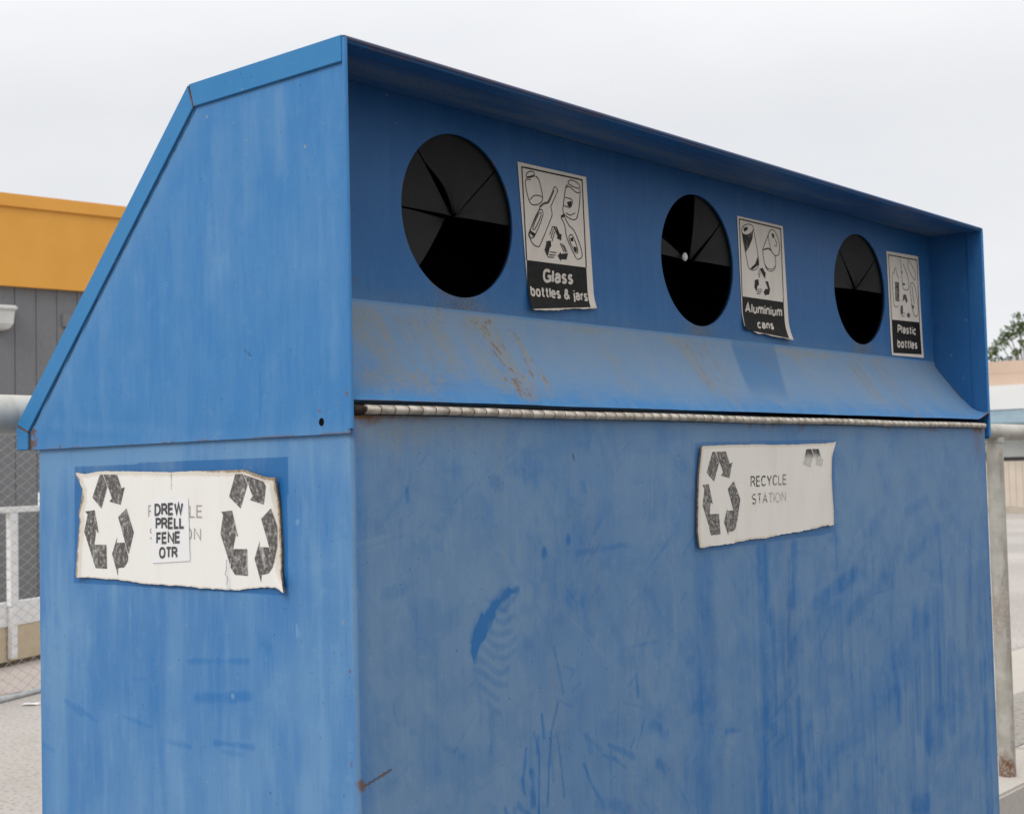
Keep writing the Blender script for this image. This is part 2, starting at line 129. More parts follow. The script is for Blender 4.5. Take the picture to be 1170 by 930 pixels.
def inpoly(X, Y, P):
    c = np.zeros(X.shape, bool); n = len(P)
    for i in range(n):
        x1, y1 = P[i]; x2, y2 = P[(i + 1) % n]
        cond = ((y1 > Y) != (y2 > Y)) & (X < (x2 - x1) * (Y - y1) / (y2 - y1 + 1e-12) + x1)
        c ^= cond
    return c
def polyedge(X, Y, P):
    d = np.full(X.shape, 9.)
    for i in range(len(P)): d = np.minimum(d, segdist(X, Y, P[i], P[(i + 1) % len(P)])[0])
    return d

# ------------------------------------------------------------------ materials
def mat(name):
    M = bpy.data.materials.new(name); M.use_nodes = True
    return M, M.node_tree, M.node_tree.nodes['Principled BSDF']
class G:
    """small node-graph writer"""
    def __init__(s, name): s.M, s.t, s.b = mat(name); s.tc = None
    def n(s, t, **k):
        n = s.t.nodes.new(t)
        for a, b in k.items(): setattr(n, a, b)
        return n
    def l(s, a, b): s.t.links.new(a, b)
    def co(s, scale=(1, 1, 1)):
        if not s.tc: s.tc = s.n('ShaderNodeTexCoord')
        mp = s.n('ShaderNodeMapping'); mp.inputs['Scale'].default_value = scale; s.l(s.tc.outputs['Object'], mp.inputs[0]); return mp.outputs[0]
    def noise(s, scale=(1, 1, 1), sc=1, det=4, rough=.55):
        z = s.n('ShaderNodeTexNoise'); z.inputs['Scale'].default_value = sc; z.inputs['Detail'].default_value = det; z.inputs['Roughness'].default_value = rough
        s.l(s.co(scale), z.inputs['Vector']); return z.outputs['Fac']
    def ramp(s, f, lo, hi, a=0., b=1.):
        r = s.n('ShaderNodeMapRange'); r.interpolation_type = 'SMOOTHSTEP'
        for i, v in zip((1, 2, 3, 4), (lo, hi, a, b)): r.inputs[i].default_value = v
        s.l(f, r.inputs[0]); return r.outputs[0]
    def math(s, op, a, b=0., clamp=False):
        m = s.n('ShaderNodeMath', operation=op, use_clamp=clamp)
        for i, v in enumerate((a, b)):
            if isinstance(v, (int, float)): m.inputs[i].default_value = v
            else: s.l(v, m.inputs[i])
        return m.outputs[0]
    def mix(s, f, a, b):
        m = s.n('ShaderNodeMix', data_type='RGBA')
        for i, v in zip((0, 6, 7), (f, a, b)):
            if isinstance(v, (int, float)): m.inputs[i].default_value = v
            elif isinstance(v, tuple): m.inputs[i].default_value = v + (1,)
            else: s.l(v, m.inputs[i])
        return m.outputs[2]
    def attr(s, name):
        a = s.n('ShaderNodeAttribute', attribute_name=name); return a.outputs['Fac']
    def set(s, k, v):
        i = s.b.inputs[k]
        if isinstance(v, (int, float)): i.default_value = v
        elif isinstance(v, tuple): i.default_value = v + (1,)
        else: s.l(v, i)
    def bump(s, h, st, dist=.002):
        b = s.n('ShaderNodeBump'); b.inputs['Strength'].default_value = st; b.inputs['Distance'].default_value = dist
        s.l(h, b.inputs['Height']); s.l(b.outputs[0], s.b.inputs['Normal'])

FRESH, MID, CHALK = (.030, .140, .400), (.075, .245, .520), (.175, .275, .440)
def paint(name, fresh=FRESH, chalk=CHALK, base=.5, amt=.5, streak=(9, 9, 1.2)):
    """weathered blue enamel: chalking that runs down the sheet, fine grime, rust where the wear map says so"""
    g = G(name)
    big = g.noise(streak, 1.6, 5, .6); fine = g.noise((60, 60, 9), 1.6, 4, .6); grit = g.noise((1, 1, 1), 260, 3, .6)
    blot = g.noise((1, 1, 1), 3.2, 4, .55)
    f = g.math('ADD', g.math('MULTIPLY', g.math('SUBTRACT', big, .5), amt * .9), base)
    f = g.math('ADD', f, g.math('MULTIPLY', g.math('SUBTRACT', fine, .5), amt * .55))
    f = g.math('ADD', f, g.math('MULTIPLY', g.math('SUBTRACT', blot, .5), amt * .8))
    f = g.math('ADD', f, g.math('MULTIPLY', g.math('SUBTRACT', grit, .5), amt * .25))
    mic = g.noise((1, 1, .06), 420, 3, .6); scr = g.noise((1, .9, .12), 26, 6, .75)
    f = g.math('ADD', f, g.math('MULTIPLY', g.math('SUBTRACT', mic, .5), .30))
    f = g.math('ADD', f, g.math('MULTIPLY', g.ramp(scr, .56, .70), -.16))
    f = g.math('ADD', f, g.math('MULTIPLY', g.ramp(g.noise((1, 1, 1), 38, 5, .7), .54, .70), .14))
    f = g.math('ADD', f, g.attr('chalk'))
    f = g.math('SUBTRACT', f, g.attr('fresh'), True)
    c = g.mix(f, fresh, chalk)
    c = g.mix(g.attr('clean'), c, g.mix(g.math('MULTIPLY', f, 1.15, True), (.014, .150, .425), (.128, .282, .500)))
    # pale scuffs, tan dirt, dark marks and painted contact shadow, rust
    c = g.mix(g.math('MULTIPLY', g.attr('tan'), g.ramp(grit, .3, .62), True), c, (.255, .225, .145))
    rn = g.noise((1, 1, 1), 90, 4, .65)
    c = g.mix(g.attr('dark'), c, (.018, .022, .03))
    ra = g.math('MULTIPLY', g.attr('rust'), g.ramp(rn, .22, .58), True)
    c = g.mix(ra, c, g.mix(rn, (.05, .026, .014), (.24, .115, .048)))
    spk = g.ramp(g.noise((1, 1, 1), 120, 2, .5), .715, .76)
    c = g.mix(g.math('MULTIPLY', spk, .45), c, (.02, .05, .12))
    c = g.mix(g.math('MULTIPLY', g.ramp(g.noise((1, 1, 1), 85, 2, .5), .75, .78), .7), c, (.30, .30, .28))
    g.set('Base Color', c)
    g.set('Roughness', g.math('ADD', g.math('MULTIPLY', f, .22), .44))
    g.set('Specular IOR Level', .26)
    h = g.math('ADD', g.math('MULTIPLY', g.noise((1, 1, 1), 5, 2), 6.), g.math('MULTIPLY', grit, .12))
    g.bump(h, .22, .004)
    return g.M
def simple(name, c1, c2, sc=20, rough=.6, metal=0., det=4, bump=0., scale=(1, 1, 1), lo=.3, hi=.7, spec=.4):
    g = G(name); n = g.noise(scale, sc, det)
    g.set('Base Color', g.mix(g.ramp(n, lo, hi), c1, c2)); g.set('Roughness', rough); g.set('Metallic', metal); g.set('Specular IOR Level', spec)
    if bump: g.bump(n, bump)
    return g.M
def ink(name, c, paper, lo=.36, hi=.5, sc=150, fade=None):
    """print that has worn off in spots and lets the paper through"""
    g = G(name); f = g.ramp(g.noise((1, 1, 1), sc, 5, .7), lo, hi)
    f = g.math('MULTIPLY', f, g.ramp(g.noise((1, 1, .25), 60, 3, .6), .22, .45, .55, 1.))
    if fade:
        ax, a, b, lo2 = fade
        s = g.n('ShaderNodeSeparateXYZ'); g.l(g.co(), s.inputs[0])
        r = g.ramp(s.outputs[ax], a, b, 1., lo2)
        f = g.math('SUBTRACT', g.math('ADD', f, r), 1., True) if lo2 < .4 else g.math('MULTIPLY', f, r)
    g.set('Base Color', g.mix(f, paper, c)); g.set('Roughness', .75); g.set('Specular IOR Level', .2)
    return g.M

M_SIDE = paint("blue_paint_hood", fresh=(.016, .168, .440), chalk=(.138, .290, .500), base=.27, amt=.46, streak=(9, 9, 4))
M_BODY = paint('blue_paint_body', fresh=(.024, .140, .365), chalk=(.156, .260, .398), base=.74, amt=.46, streak=(5, 5, 1.6))
M_IN = paint("blue_paint_shaded_recess", fresh=(.008, .088, .268), chalk=(.056, .170, .345), base=.25, amt=.5)  # bin's blue mixed darker: the shade inside the hood put into the colour
M_FL = paint('blue_paint_flange', fresh=(.018, .180, .43), chalk=(.085, .26, .49), base=.22, amt=.25)
M_CH = paint('blue_paint_chute', fresh=(.030, .195, .46), chalk=(.195, .265, .345), base=.35, amt=.6, streak=(7, 4, 4))
g = G('black_rubber'); n = g.noise((1, 1, 1), 14, 5, .65); d = g.noise((1, 1, 1), 70, 3, .6)
c = g.mix(g.ramp(n, .3, .75), (.004, .0036, .0033), (.0095, .0084, .0075)); c = g.mix(g.math('MULTIPLY', g.ramp(d, .68, .76), .30), c, (.09, .08, .06)); c = g.mix(g.math('MULTIPLY', g.ramp(g.noise((1, 1, .3), 9, 4, .6), .55, .75), .18), c, (.05, .045, .038))
g.set('Base Color', c); g.set('Roughness', .66); g.set('Specular IOR Level', .3); g.bump(n, .12); M_RUB = g.M
M_BLK = simple('shade_black_void', (.004, .004, .004), (.006, .006, .006), 20, .95, spec=.05)  # near-black stands in for the darkness inside the hood and bolt holes
M_HNG = simple('dull_steel_hinge', (.36, .31, .25), (.66, .60, .52), 45, .38, .5, bump=.03)
M_GAP = simple('rusty_black_gap', (.008, .007, .006), (.03, .016, .01), 40, .9)
M_RST = simple('rust', (.08, .03, .014), (.26, .11, .045), 160, .9, bump=.2)
PAPER_S, PAPER_F, PAPER_L = (.80, .785, .755), (.74, .705, .65), (.69, .63, .555)
def signmat(name, paper, stain):
    g = G(name); n = g.noise((1, 1, .3), 24, 4); d = g.noise((1, 1, 1), 220, 4, .7)
    c = g.mix(g.ramp(n, .4, .75, 0, .35), paper, stain)
    c = g.mix(g.math('MULTIPLY', g.ramp(d, .66, .78), .18), c, (.25, .22, .19))
    e = g.math('ADD', g.attr('edge'), g.math('MULTIPLY', g.math('SUBTRACT', g.noise((1, 1, 1), 70, 4, .7), .5), .55), True)
    c = g.mix(g.math('MULTIPLY', g.ramp(e, .12, .5), .5), c, (.55, .47, .36))
    c = g.mix(g.ramp(e, .72, .95), c, g.mix(g.ramp(d, .35, .6), (.19, .14, .095), (.40, .32, .225)))
    c = g.mix(g.attr('crack'), c, (.06, .06, .06))
    g.set('Base Color', c); g.set('Roughness', .7); g.set('Specular IOR Level', .25); g.bump(d, .05)
    return g.M
M_SGS = signmat('white_sign_face', PAPER_S, (.72, .69, .64)); M_SGF = signmat('yellowed_sign_face', PAPER_F, (.60, .55, .48))
M_SGE = simple('torn_brown_sign_edge', (.07, .045, .03), (.24, .17, .11), 120, .9, bump=.2)
M_INK = ink('worn_grey_print', (.10, .094, .09), PAPER_S, .10, .56, 140)
M_INKF = ink('worn_grey_print_yellowed', (.10, .092, .085), PAPER_F, .12, .58, 140)
M_INKT = ink('faded_lettering', (.36, .33, .31), PAPER_S, .3, .45)
M_INKR = ink('worn_lettering', (.06, .055, .05), PAPER_F, .33, .45, 120, (0, -.02, .04, .8))
M_INKR2 = ink('half_rubbed_lettering', (.06, .055, .05), PAPER_F, .40, .52, 150, (0, -.06, .035, .45))
M_INKD = ink('rubbed_off_arrow_print', (.07, .064, .058), PAPER_F, .18, .5, 120, (2, ZO + .13 - .034, ZO + .13 - .052, .36))
nt_ = M_INKD.node_tree
M_CARD = simple('white_card', (.77, .775, .78), (.81, .81, .81), 12, .6)
M_CINK = simple('dark_grey_letter_print', (.055, .055, .06), (.09, .09, .095), 90, .6)
M_LAB = signmat('label_paper', PAPER_L, (.52, .46, .39))
M_LINK = ink('label_black_print', (.030, .028, .026), PAPER_L, .12, .3)
M_LINKP = ink('label_faded_print', (.05, .046, .042), PAPER_L, .30, .50, 200)
M_LBLK = simple('label_black_field', (.010, .009, .008), (.018, .0165, .0148), 90, .65, spec=.18)
M_LTXT = simple('label_letters', (.54, .49, .42), (.62, .56, .49), 60, .6)

# ------------------------------------------------------------------ object helpers
def thing(name, label, cat, loc=(0, 0, 0), group=None):
    o = bpy.data.objects.new(name, None); COL.objects.link(o); o.location = loc; o.empty_display_size = .2
    o['label'] = label; o['category'] = cat
    if group: o['group'] = group
    return o
def tag(o, label, cat, group=None):
    o['label'] = label; o['category'] = cat
    if group: o['group'] = group
    return o
class MB:
    def __init__(s): s.v = []; s.f = []; s.mi = []; s.sm = []
    def add(s, v, f, mi=0, smooth=False):
        k = len(s.v); s.v += [tuple(p) for p in v]; s.f += [tuple(i + k for i in q) for q in f]; s.mi += [mi] * len(f); s.sm += [smooth] * len(f); return s
    def box(s, x0, x1, y0, y1, z0, z1, mi=0):
        v = [(x, y, z) for x in (x0, x1) for y in (y0, y1) for z in (z0, z1)]
        return s.add(v, [(0, 1, 3, 2), (4, 6, 7, 5), (0, 4, 5, 1), (2, 3, 7, 6), (0, 2, 6, 4), (1, 5, 7, 3)], mi)
    def prism(s, P, o, a, b, h, mi=0):
        """polygon P in the (a, b) plane at o, extruded by vector h"""
        o, a, b, h = Vector(o), Vector(a), Vector(b), Vector(h); n = len(P)
        v = [o + a * x + b * y for x, y in P]; v += [p + h for p in v]
        f = [tuple(range(n))[::-1], tuple(range(n, 2 * n))] + [(i, (i + 1) % n, n + (i + 1) % n, n + i) for i in range(n)]
        return s.add(v, f, mi)
    def tube(s, pts, r, n=16, cap=True, mi=0):
        pts = [Vector(p) for p in pts]; rs = r if isinstance(r, (list, tuple)) else [r] * len(pts); v = []
        for i, p in enumerate(pts):
            t = (pts[min(i + 1, len(pts) - 1)] - pts[max(i - 1, 0)]).normalized()
            u = t.cross(Vector((0, 0, 1)) if abs(t.z) < .9 else Vector((1, 0, 0))).normalized(); w = t.cross(u)
            for k in range(n): a = 2 * math.pi * k / n; v.append(p + (u * math.cos(a) + w * math.sin(a)) * rs[i])
        f = [(i * n + k, i * n + (k + 1) % n, (i + 1) * n + (k + 1) % n, (i + 1) * n + k) for i in range(len(pts) - 1) for k in range(n)]
        s.add(v, f, mi, True)
        if cap: s.add(v[:n], [tuple(range(n))[::-1]], mi); s.add(v[-n:], [tuple(range(n))], mi)
        return s
    def build(s, name, mats, parent=None, bevel=0., recalc=True, label=None):
        me = bpy.data.meshes.new(name); o = bpy.data.objects.new(name, me); COL.objects.link(o)
        off = Vector((0, 0, 0))
        q = parent
        while q: off += q.location; q = q.parent
        me.from_pydata([(p[0] - off.x, p[1] - off.y, p[2] - off.z) for p in s.v], [], s.f)
        for M in (mats if isinstance(mats, (list, tuple)) else [mats]): me.materials.append(M)
        me.polygons.foreach_set('material_index', s.mi); me.polygons.foreach_set('use_smooth', s.sm)
        if recalc or bevel:
            bm = bmesh.new(); bm.from_mesh(me)
            if recalc: bmesh.ops.recalc_face_normals(bm, faces=bm.faces)
            if bevel: bmesh.ops.bevel(bm, geom=[e for e in bm.edges if len(e.link_faces) == 2 and e.calc_face_angle(0) > .5], offset=bevel, segments=2, affect='EDGES', clamp_overlap=True)
            bm.to_mesh(me); bm.free()
        me.update()
        if parent: o.parent = parent
        if label: o['label'] = label
        return o
def gridmesh(name, P, mats, parent, attrs=None, flip=False, mi=None, smooth=True, closed=False):
    """P: (a, b, 3) array of world points -> one quad sheet, with float attributes of shape (a, b)"""
    P = np.asarray(P, float); a, b = P.shape[:2]
    off = np.zeros(3); q = parent
    while q: off += np.array(q.location); q = q.parent
    i = np.arange(a * b).reshape(a, b)
    F = np.stack([i[:-1, :-1], i[1:, :-1], i[1:, 1:], i[:-1, 1:]], -1).reshape(-1, 4)
    if flip: F = F[:, ::-1]
    me = bpy.data.meshes.new(name); me.vertices.add(a * b); me.vertices.foreach_set('co', (P.reshape(-1, 3) - off).ravel().astype(np.float32))
    nf = len(F); me.loops.add(nf * 4); me.loops.foreach_set('vertex_index', F.ravel().astype(np.int32))
    me.polygons.add(nf); me.polygons.foreach_set('loop_start', np.arange(0, nf * 4, 4, dtype=np.int32))
    me.polygons.foreach_set('use_smooth', np.full(nf, smooth))
    for M in (mats if isinstance(mats, (list, tuple)) else [mats]): me.materials.append(M)
    if mi is not None: me.polygons.foreach_set('material_index', np.asarray(mi, np.int32).ravel())
    me.update(calc_edges=True); me.validate()
    for k, v in (attrs or {}).items():
        at = me.attributes.new(k, 'FLOAT', 'POINT'); at.data.foreach_set('value', np.asarray(v, np.float32).ravel())
    o = bpy.data.objects.new(name, me); COL.objects.link(o)
    if parent: o.parent = parent
    return o
def addattr(o, **kw):
    co = np.empty(len(o.data.vertices) * 3, np.float32); o.data.vertices.foreach_get('co', co); co = co.reshape(-1, 3)
    q = o.parent; off = np.zeros(3)
    while q: off += np.array(q.location); q = q.parent
    co = co + off
    for k, fn in kw.items():
        at = o.data.attributes.new(k, 'FLOAT', 'POINT'); at.data.foreach_set('value', np.asarray(fn(co), np.float32).ravel())
# ------------------------------------------------------------------ grotesque lettering drawn as strokes: cap height 1, stroke centre lines
def _arc(cx, cy, rx, ry, a0, a1, n=14):
    return [(cx + rx * math.cos(math.radians(a0 + (a1 - a0) * i / n)), cy + ry * math.sin(math.radians(a0 + (a1 - a0) * i / n))) for i in range(n + 1)]
def _sup(cx, cy, rx, ry, a0, a1, n=20):
    o = []
    for i in range(n + 1):
        a = math.radians(a0 + (a1 - a0) * i / n); c, s = math.cos(a), math.sin(a)
        o.append((cx + rx * math.copysign(abs(c) ** .82, c), cy + ry * math.copysign(abs(s) ** .82, s)))
    return o
XH = .72
GL = {
 'A': (.66, [[(0, 0), (.33, 1), (.66, 0)], [(.11, .33), (.55, .33)]]), 'C': (.62, [_sup(.33, .5, .33, .5, 42, 318)]),
 'D': (.62, [[(0, 0), (0, 1), (.24, 1)] + _arc(.24, .5, .38, .5, 85, -85) + [(.24, 0), (0, 0)]]), 'E': (.5, [[(.5, 0), (0, 0), (0, 1), (.5, 1)], [(0, .52), (.45, .52)]]),
 'F': (.48, [[(0, 0), (0, 1), (.48, 1)], [(0, .50), (.42, .50)]]), 'G': (.68, [_sup(.34, .5, .34, .5, 42, 350) + [(.68, .46), (.38, .46)], [(.68, .46), (.68, 0)]]),
 'I': (.0, [[(0, 0), (0, 1)]]), 'L': (.45, [[(0, 1), (0, 0), (.45, 0)]]), 'N': (.6, [[(0, 0), (0, 1), (.6, 0), (.6, 1)]]), 'O': (.68, [_sup(.34, .5, .34, .5, 0, 360, 30)]),
 'P': (.54, [[(0, 0), (0, 1), (.30, 1)] + _arc(.30, .74, .24, .26, 85, -85) + [(.30, .48), (0, .48)]]),
 'R': (.58, [[(0, 0), (0, 1), (.32, 1)] + _arc(.32, .755, .24, .245, 85, -85) + [(.32, .51), (0, .51)], [(.34, .5), (.56, .2), (.58, 0)]]),
 'S': (.58, [_sup(.29, .745, .26, .255, 35, 200, 10) + [(.10, .58), (.30, .50), (.50, .42)] + _sup(.29, .265, .29, .265, 20, -150, 10)]),
 'T': (.56, [[(0, 1), (.56, 1)], [(.28, 1), (.28, 0)]]), 'W': (.9, [[(0, 1), (.22, 0), (.45, 1), (.68, 0), (.9, 1)]]), 'Y': (.62, [[(0, 1), (.31, .45), (.62, 1)], [(.31, .45), (.31, 0)]]),
 'a': (.46, [[(.03, .55)] + _arc(.23, XH - .2, .21, .2, 150, 0) + [(.44, .12), (.47, 0)], [(.44, .44), (.2, .40)] + _arc(.19, .2, .19, .2, 95, 270) + [(.34, .06), (.44, .2)]]),
 'b': (.46, [[(0, 0), (0, 1)], [(0, .36)] + _sup(.23, .36, .23, .36, 160, -160, 18) + [(0, .36)]]), 'c': (.43, [_sup(.23, .36, .23, .36, 45, 315)]),
 'e': (.46, [[(.01, .38), (.46, .38)] + _sup(.23, .36, .23, .36, 5, 315, 22)]), 'i': (.0, [[(0, 0), (0, XH)], [(0, .9), (0, 1.02)]]), 'j': (.08, [[(.08, XH), (.08, -.12), (.04, -.22), (-.06, -.24)], [(.08, .9), (.08, 1.02)]]),
 'l': (.0, [[(0, 0), (0, 1)]]), 'm': (.72, [[(0, 0), (0, XH)], [(0, .48), (.06, .64)] + _arc(.2, XH - .17, .16, .17, 110, 0) + [(.36, 0)], [(.36, .48), (.42, .64)] + _arc(.56, XH - .17, .16, .17, 110, 0) + [(.72, 0)]]),
 'n': (.42, [[(0, 0), (0, XH)], [(0, .46), (.06, .64)] + _arc(.22, XH - .2, .2, .2, 110, 0) + [(.42, 0)]]), 'o': (.46, [_sup(.23, .36, .23, .36, 0, 360, 26)]),
 'r': (.26, [[(0, 0), (0, XH)], [(0, .45), (.07, .64), (.16, .71), (.27, .70)]]), 's': (.4, [_arc(.2, .53, .18, .185, 30, 200, 8) + [(.07, .42), (.2, .365), (.33, .30)] + _arc(.2, .19, .2, .19, 20, -155, 8)]),
 't': (.30, [[(.13, .98), (.13, .14), (.18, .02), (.31, .01)], [(0, XH - .03), (.31, XH - .03)]]), 'u': (.42, [[(0, XH), (0, .2)] + _arc(.2, .2, .2, .2, 180, 290) + [(.36, .08), (.42, .26)], [(.42, XH), (.42, 0)]]),
 '&': (.66, [[(.66, 0), (.16, .66)] + _arc(.28, .82, .15, .18, 200, -20, 10) + [(.40, .68), (.12, .46)] + _arc(.24, .25, .24, .25, 140, 300, 12) + [(.5, .2), (.6, .44)]]),
 ' ': (.14, []),
}
def fit_text(s, box, w=.15, gap=.10, keep=None):
    """box: baseline left, baseline right, point at cap height above the baseline's left end; one quad strip per stroke"""
    x = 0; S = []
    for ch in s:
        adv, st = GL[ch]
        S += [(ch, [(x + w / 2 + px * (1 - 0), w / 2 + py * (1 - w)) for px, py in q]) for q in st]
        x += adv + w + gap - (.05 if ch in 'LTFPr' else 0)
    x -= gap; (ax, az), (bx, bz), (cx, cz) = box; V = []; FF = []; up = math.hypot(cx - ax, cz - az); ln = math.hypot(bx - ax, bz - az)
    kx = ln / x                                               # metres per unit along the line
    T = lambda p: (ax + (bx - ax) * p[0] / x + (cx - ax) * p[1], az + (bz - az) * p[0] / x + (cz - az) * p[1])
    for ch, q in S:
        if len(q) > 3: q = [q[0]] + [((a[0] + 2 * b[0] + c[0]) / 4, (a[1] + 2 * b[1] + c[1]) / 4) if math.hypot(a[0] - c[0], a[1] - c[1]) < .28 else b for a, b, c in zip(q, q[1:], q[2:])] + [q[-1]]
        # mitred strip in letter space, evened out for the letter's own narrowing
        r = up / kx
        n = len(q); L_ = []; closed = math.hypot(q[0][0] - q[-1][0], q[0][1] - q[-1][1]) < 1e-6
        for i in range(n):
            a = q[i - 1] if i else (q[-2] if closed else None); c = q[i + 1] if i < n - 1 else (q[1] if closed else None); b = q[i]
            ds = []
            for u_, v_ in ((a, b), (b, c)):
                if u_ is None or v_ is None: continue
                dx, dy = v_[0] - u_[0], (v_[1] - u_[1]) * r; l = math.hypot(dx, dy) or 1; ds.append((dx / l, dy / l))
            tx, ty = sum(d[0] for d in ds), sum(d[1] for d in ds); l = math.hypot(tx, ty)
            if l < .3: tx, ty = ds[0]; l = 1
            tx, ty = tx / l, ty / l; k_ = 1 / max(.5, abs(tx * ds[0][0] + ty * ds[0][1]))
            hw = w / 2 * (.5 + .5 * r) ; nx, ny = -ty * hw * k_, tx * hw * k_ / r
            L_.append(((b[0] + nx, b[1] + ny), (b[0] - nx, b[1] - ny)))
        for (l0, r0), (l1, r1) in zip(L_, L_[1:]):
            k0 = len(V); dh = (k0 // 4 % 60) * 7e-6
            V += [T(l0) + (dh,), T(r0) + (dh,), T(r1) + (dh,), T(l1) + (dh,)]; FF.append((k0, k0 + 1, k0 + 2, k0 + 3))
    return V, FF
def ribbon(pts, w):
    """flat line of width w through 2D points -> verts, quads"""
    v = []; f = []; n = len(pts)
    for i, p in enumerate(pts):
        a = pts[max(i - 1, 0)]; b = pts[min(i + 1, n - 1)]
        if n > 2 and pts[0] == pts[-1] and i in (0, n - 1): a = pts[-2]; b = pts[1]
        dx, dy = b[0] - a[0], b[1] - a[1]; l = math.hypot(dx, dy) or 1; dx, dy = -dy / l * w / 2, dx / l * w / 2
        v += [(p[0] + dx, p[1] + dy), (p[0] - dx, p[1] - dy)]
        if i: f.append((2 * i - 2, 2 * i - 1, 2 * i + 1, 2 * i))
    return v, f
def spline(pts, k=3):
    """Catmull-Rom smoothing for drawn outlines"""
    if len(pts) < 4: return [tuple(p) for p in pts]
    closed = pts[0] == pts[-1]; o = []
    P = [Vector(p).to_2d() for p in pts]
    for i in range(len(P) - 1):
        p0 = P[i - 1] if i else (P[-2] if closed else P[0]); p1 = P[i]; p2 = P[i + 1]; p3 = P[i + 2] if i + 2 < len(P) else (P[1] if closed else P[-1])
        for j in range(k):
            t = j / k; q = .5 * ((2 * p1) + (p2 - p0) * t + (2 * p0 - 5 * p1 + 4 * p2 - p3) * t * t + (3 * p1 - p0 - 3 * p2 + p3) * t ** 3); o.append((q.x, q.y))
    o.append(tuple(P[-1])); return o

# ================================================================== THE SETTING
def asphalt(name, c1, c2, pit, sc=55):
    g = G(name); a = g.noise((1, 1, 1), .35, 4); b = g.noise((1, 1, 1), sc, 4, .7); c = g.noise((1, 1, 1), 4, 4)
    col = g.mix(g.ramp(a, .35, .7), c1, c2); col = g.mix(g.math('MULTIPLY', g.ramp(b, .50, .66), .62), col, pit); col = g.mix(g.math('MULTIPLY', g.ramp(c, .5, .75), .3), col, c2)
    g.set('Base Color', col); g.set('Roughness', .9); g.set('Specular IOR Level', .2); g.bump(b, .5, .006)
    return g.M
M_ASP = asphalt('pale_asphalt', (.38, .35, .32), (.47, .435, .405), (.13, .118, .105), 34)
M_CON = asphalt('pale_concrete', (.44, .405, .36), (.50, .465, .42), (.34, .31, .27), 90)
M_GRV = asphalt('rough_aggregate', (.30, .275, .245), (.38, .355, .33), (.10, .09, .08), 26)
M_RD = asphalt('road_asphalt', (.13, .118, .105), (.17, .155, .138), (.09, .08, .07), 50)
def sheet(name, x0, x1, y0, y1, z, M, n=1):
    mb = MB(); mb.add([(x0, y0, z), (x1, y0, z), (x1, y1, z), (x0, y1, z)], [(0, 1, 2, 3)]); o = mb.build(name, M, recalc=False); o['kind'] = 'structure'; return o
KY = .895
sheet('ground', -600, 900, KY + .03, 900, 0, M_ASP)
sheet('road', -600, 900, -600, KY, -.13, M_RD)
k = MB()
xs = [-14 + 1.8 * i for i in range(31)]
for a, b in zip(xs[:-1], xs[1:]): k.box(a + .004, b - .004, KY, KY + .34, -.4, .006)
o = k.build('kerb', M_CON, bevel=.012); o['kind'] = 'structure'
sheet('gravel_strip', -2, 40, 1.24, 1.86, .004, M_GRV)
sheet('footpath', 2.6, 40, 1.86, 2.62, .004, M_CON)
sheet('joint_strip', 2.6, 40, 2.62, 2.68, .004, M_GRV)
sheet('path_beyond_fence', 1, 16, 7.75, 11.5, .004, asphalt('pinkish_concrete', (.42, .365, .33), (.47, .42, .385), (.3, .25, .22), 60)).rotation_euler = (0, 0, 0)

# ------------------------------------------------------------------ vertical-plane helper for the left background
def frame(P0, d):
    d = Vector((d[0], d[1], 0)); n = Vector((d[1], -d[0], 0)); P0 = Vector((P0[0], P0[1], 0))     # n points to the camera's side
    def at(s, z, o=0.): return P0 + d * s + n * o + Vector((0, 0, z))
    return at
def slab(mb, at, s0, s1, z0, z1, o0, o1, mi=0):
    v = [at(s, z, o) for s in (s0, s1) for o in (o0, o1) for z in (z0, z1)]
    return mb.add(v, [(0, 1, 3, 2), (4, 6, 7, 5), (0, 4, 5, 1), (2, 3, 7, 6), (0, 2, 6, 4), (1, 5, 7, 3)], mi)

# grey shed with an orange fascia
at = frame((5.6152, 11.0114), (.98929, -.14596))
M_SID = simple('grey_painted_siding', (.150, .154, .162), (.178, .182, .190), 14, .7, scale=(6, 6, 1), bump=.15)
M_ORG = simple('orange_fascia_paint', (.67, .315, .045), (.71, .34, .055), 3, .55, bump=.01)
M_ORG2 = simple('orange_capping_paint', (.69, .325, .05), (.73, .35, .06), 3, .5)
M_LTRIM = simple('pale_grey_plastic', (.62, .62, .60), (.70, .70, .68), 10, .5)
b = thing('shed_building', 'grey weatherboard building with a broad orange fascia behind the fence', 'building', tuple(at(2, 0, 0)))
mb = MB(); s = -4.25
edges = [.155 + .2143 * i for i in range(-20, 42)]
for a, c in zip(edges[:-1], edges[1:]): slab(mb, at, a + .004, c - .004, -.05, 3.46, -.05, 0)
slab(mb, at, -4.1, 9, -.05, 3.46, -.2, -.012)
mb.build('wall', M_SID, b)
mb = MB(); slab(mb, at, -4.3, 9.2, 3.44, 4.235, -.4, .06); mb.build('fascia', M_ORG, b)
mb = MB(); slab(mb, at, -4.32, 9.22, 4.218, 4.352, -.4, .085); mb.build('roof_capping', M_ORG2, b, bevel=.008)
mb = MB(); slab(mb, at, -4.2, 9.1, 3.9, 4.2, -7, -.41); mb.build('roof', M_LTRIM, b)
mb = MB(); slab(mb, at, .632, .85, 3.066, 3.208, .002, .03); mb.build('vent_cover', M_SID, b, bevel=.008)
t = thing('wall_light', 'white bulkhead lamp on the grey wall below the orange fascia', 'lamp', tuple(at(0, 3.0, .003)))
mb = MB(); slab(mb, at, -.125, .125, 3.19, 3.238, .003, .17); mb.build('hood', M_LTRIM, t, bevel=.015)
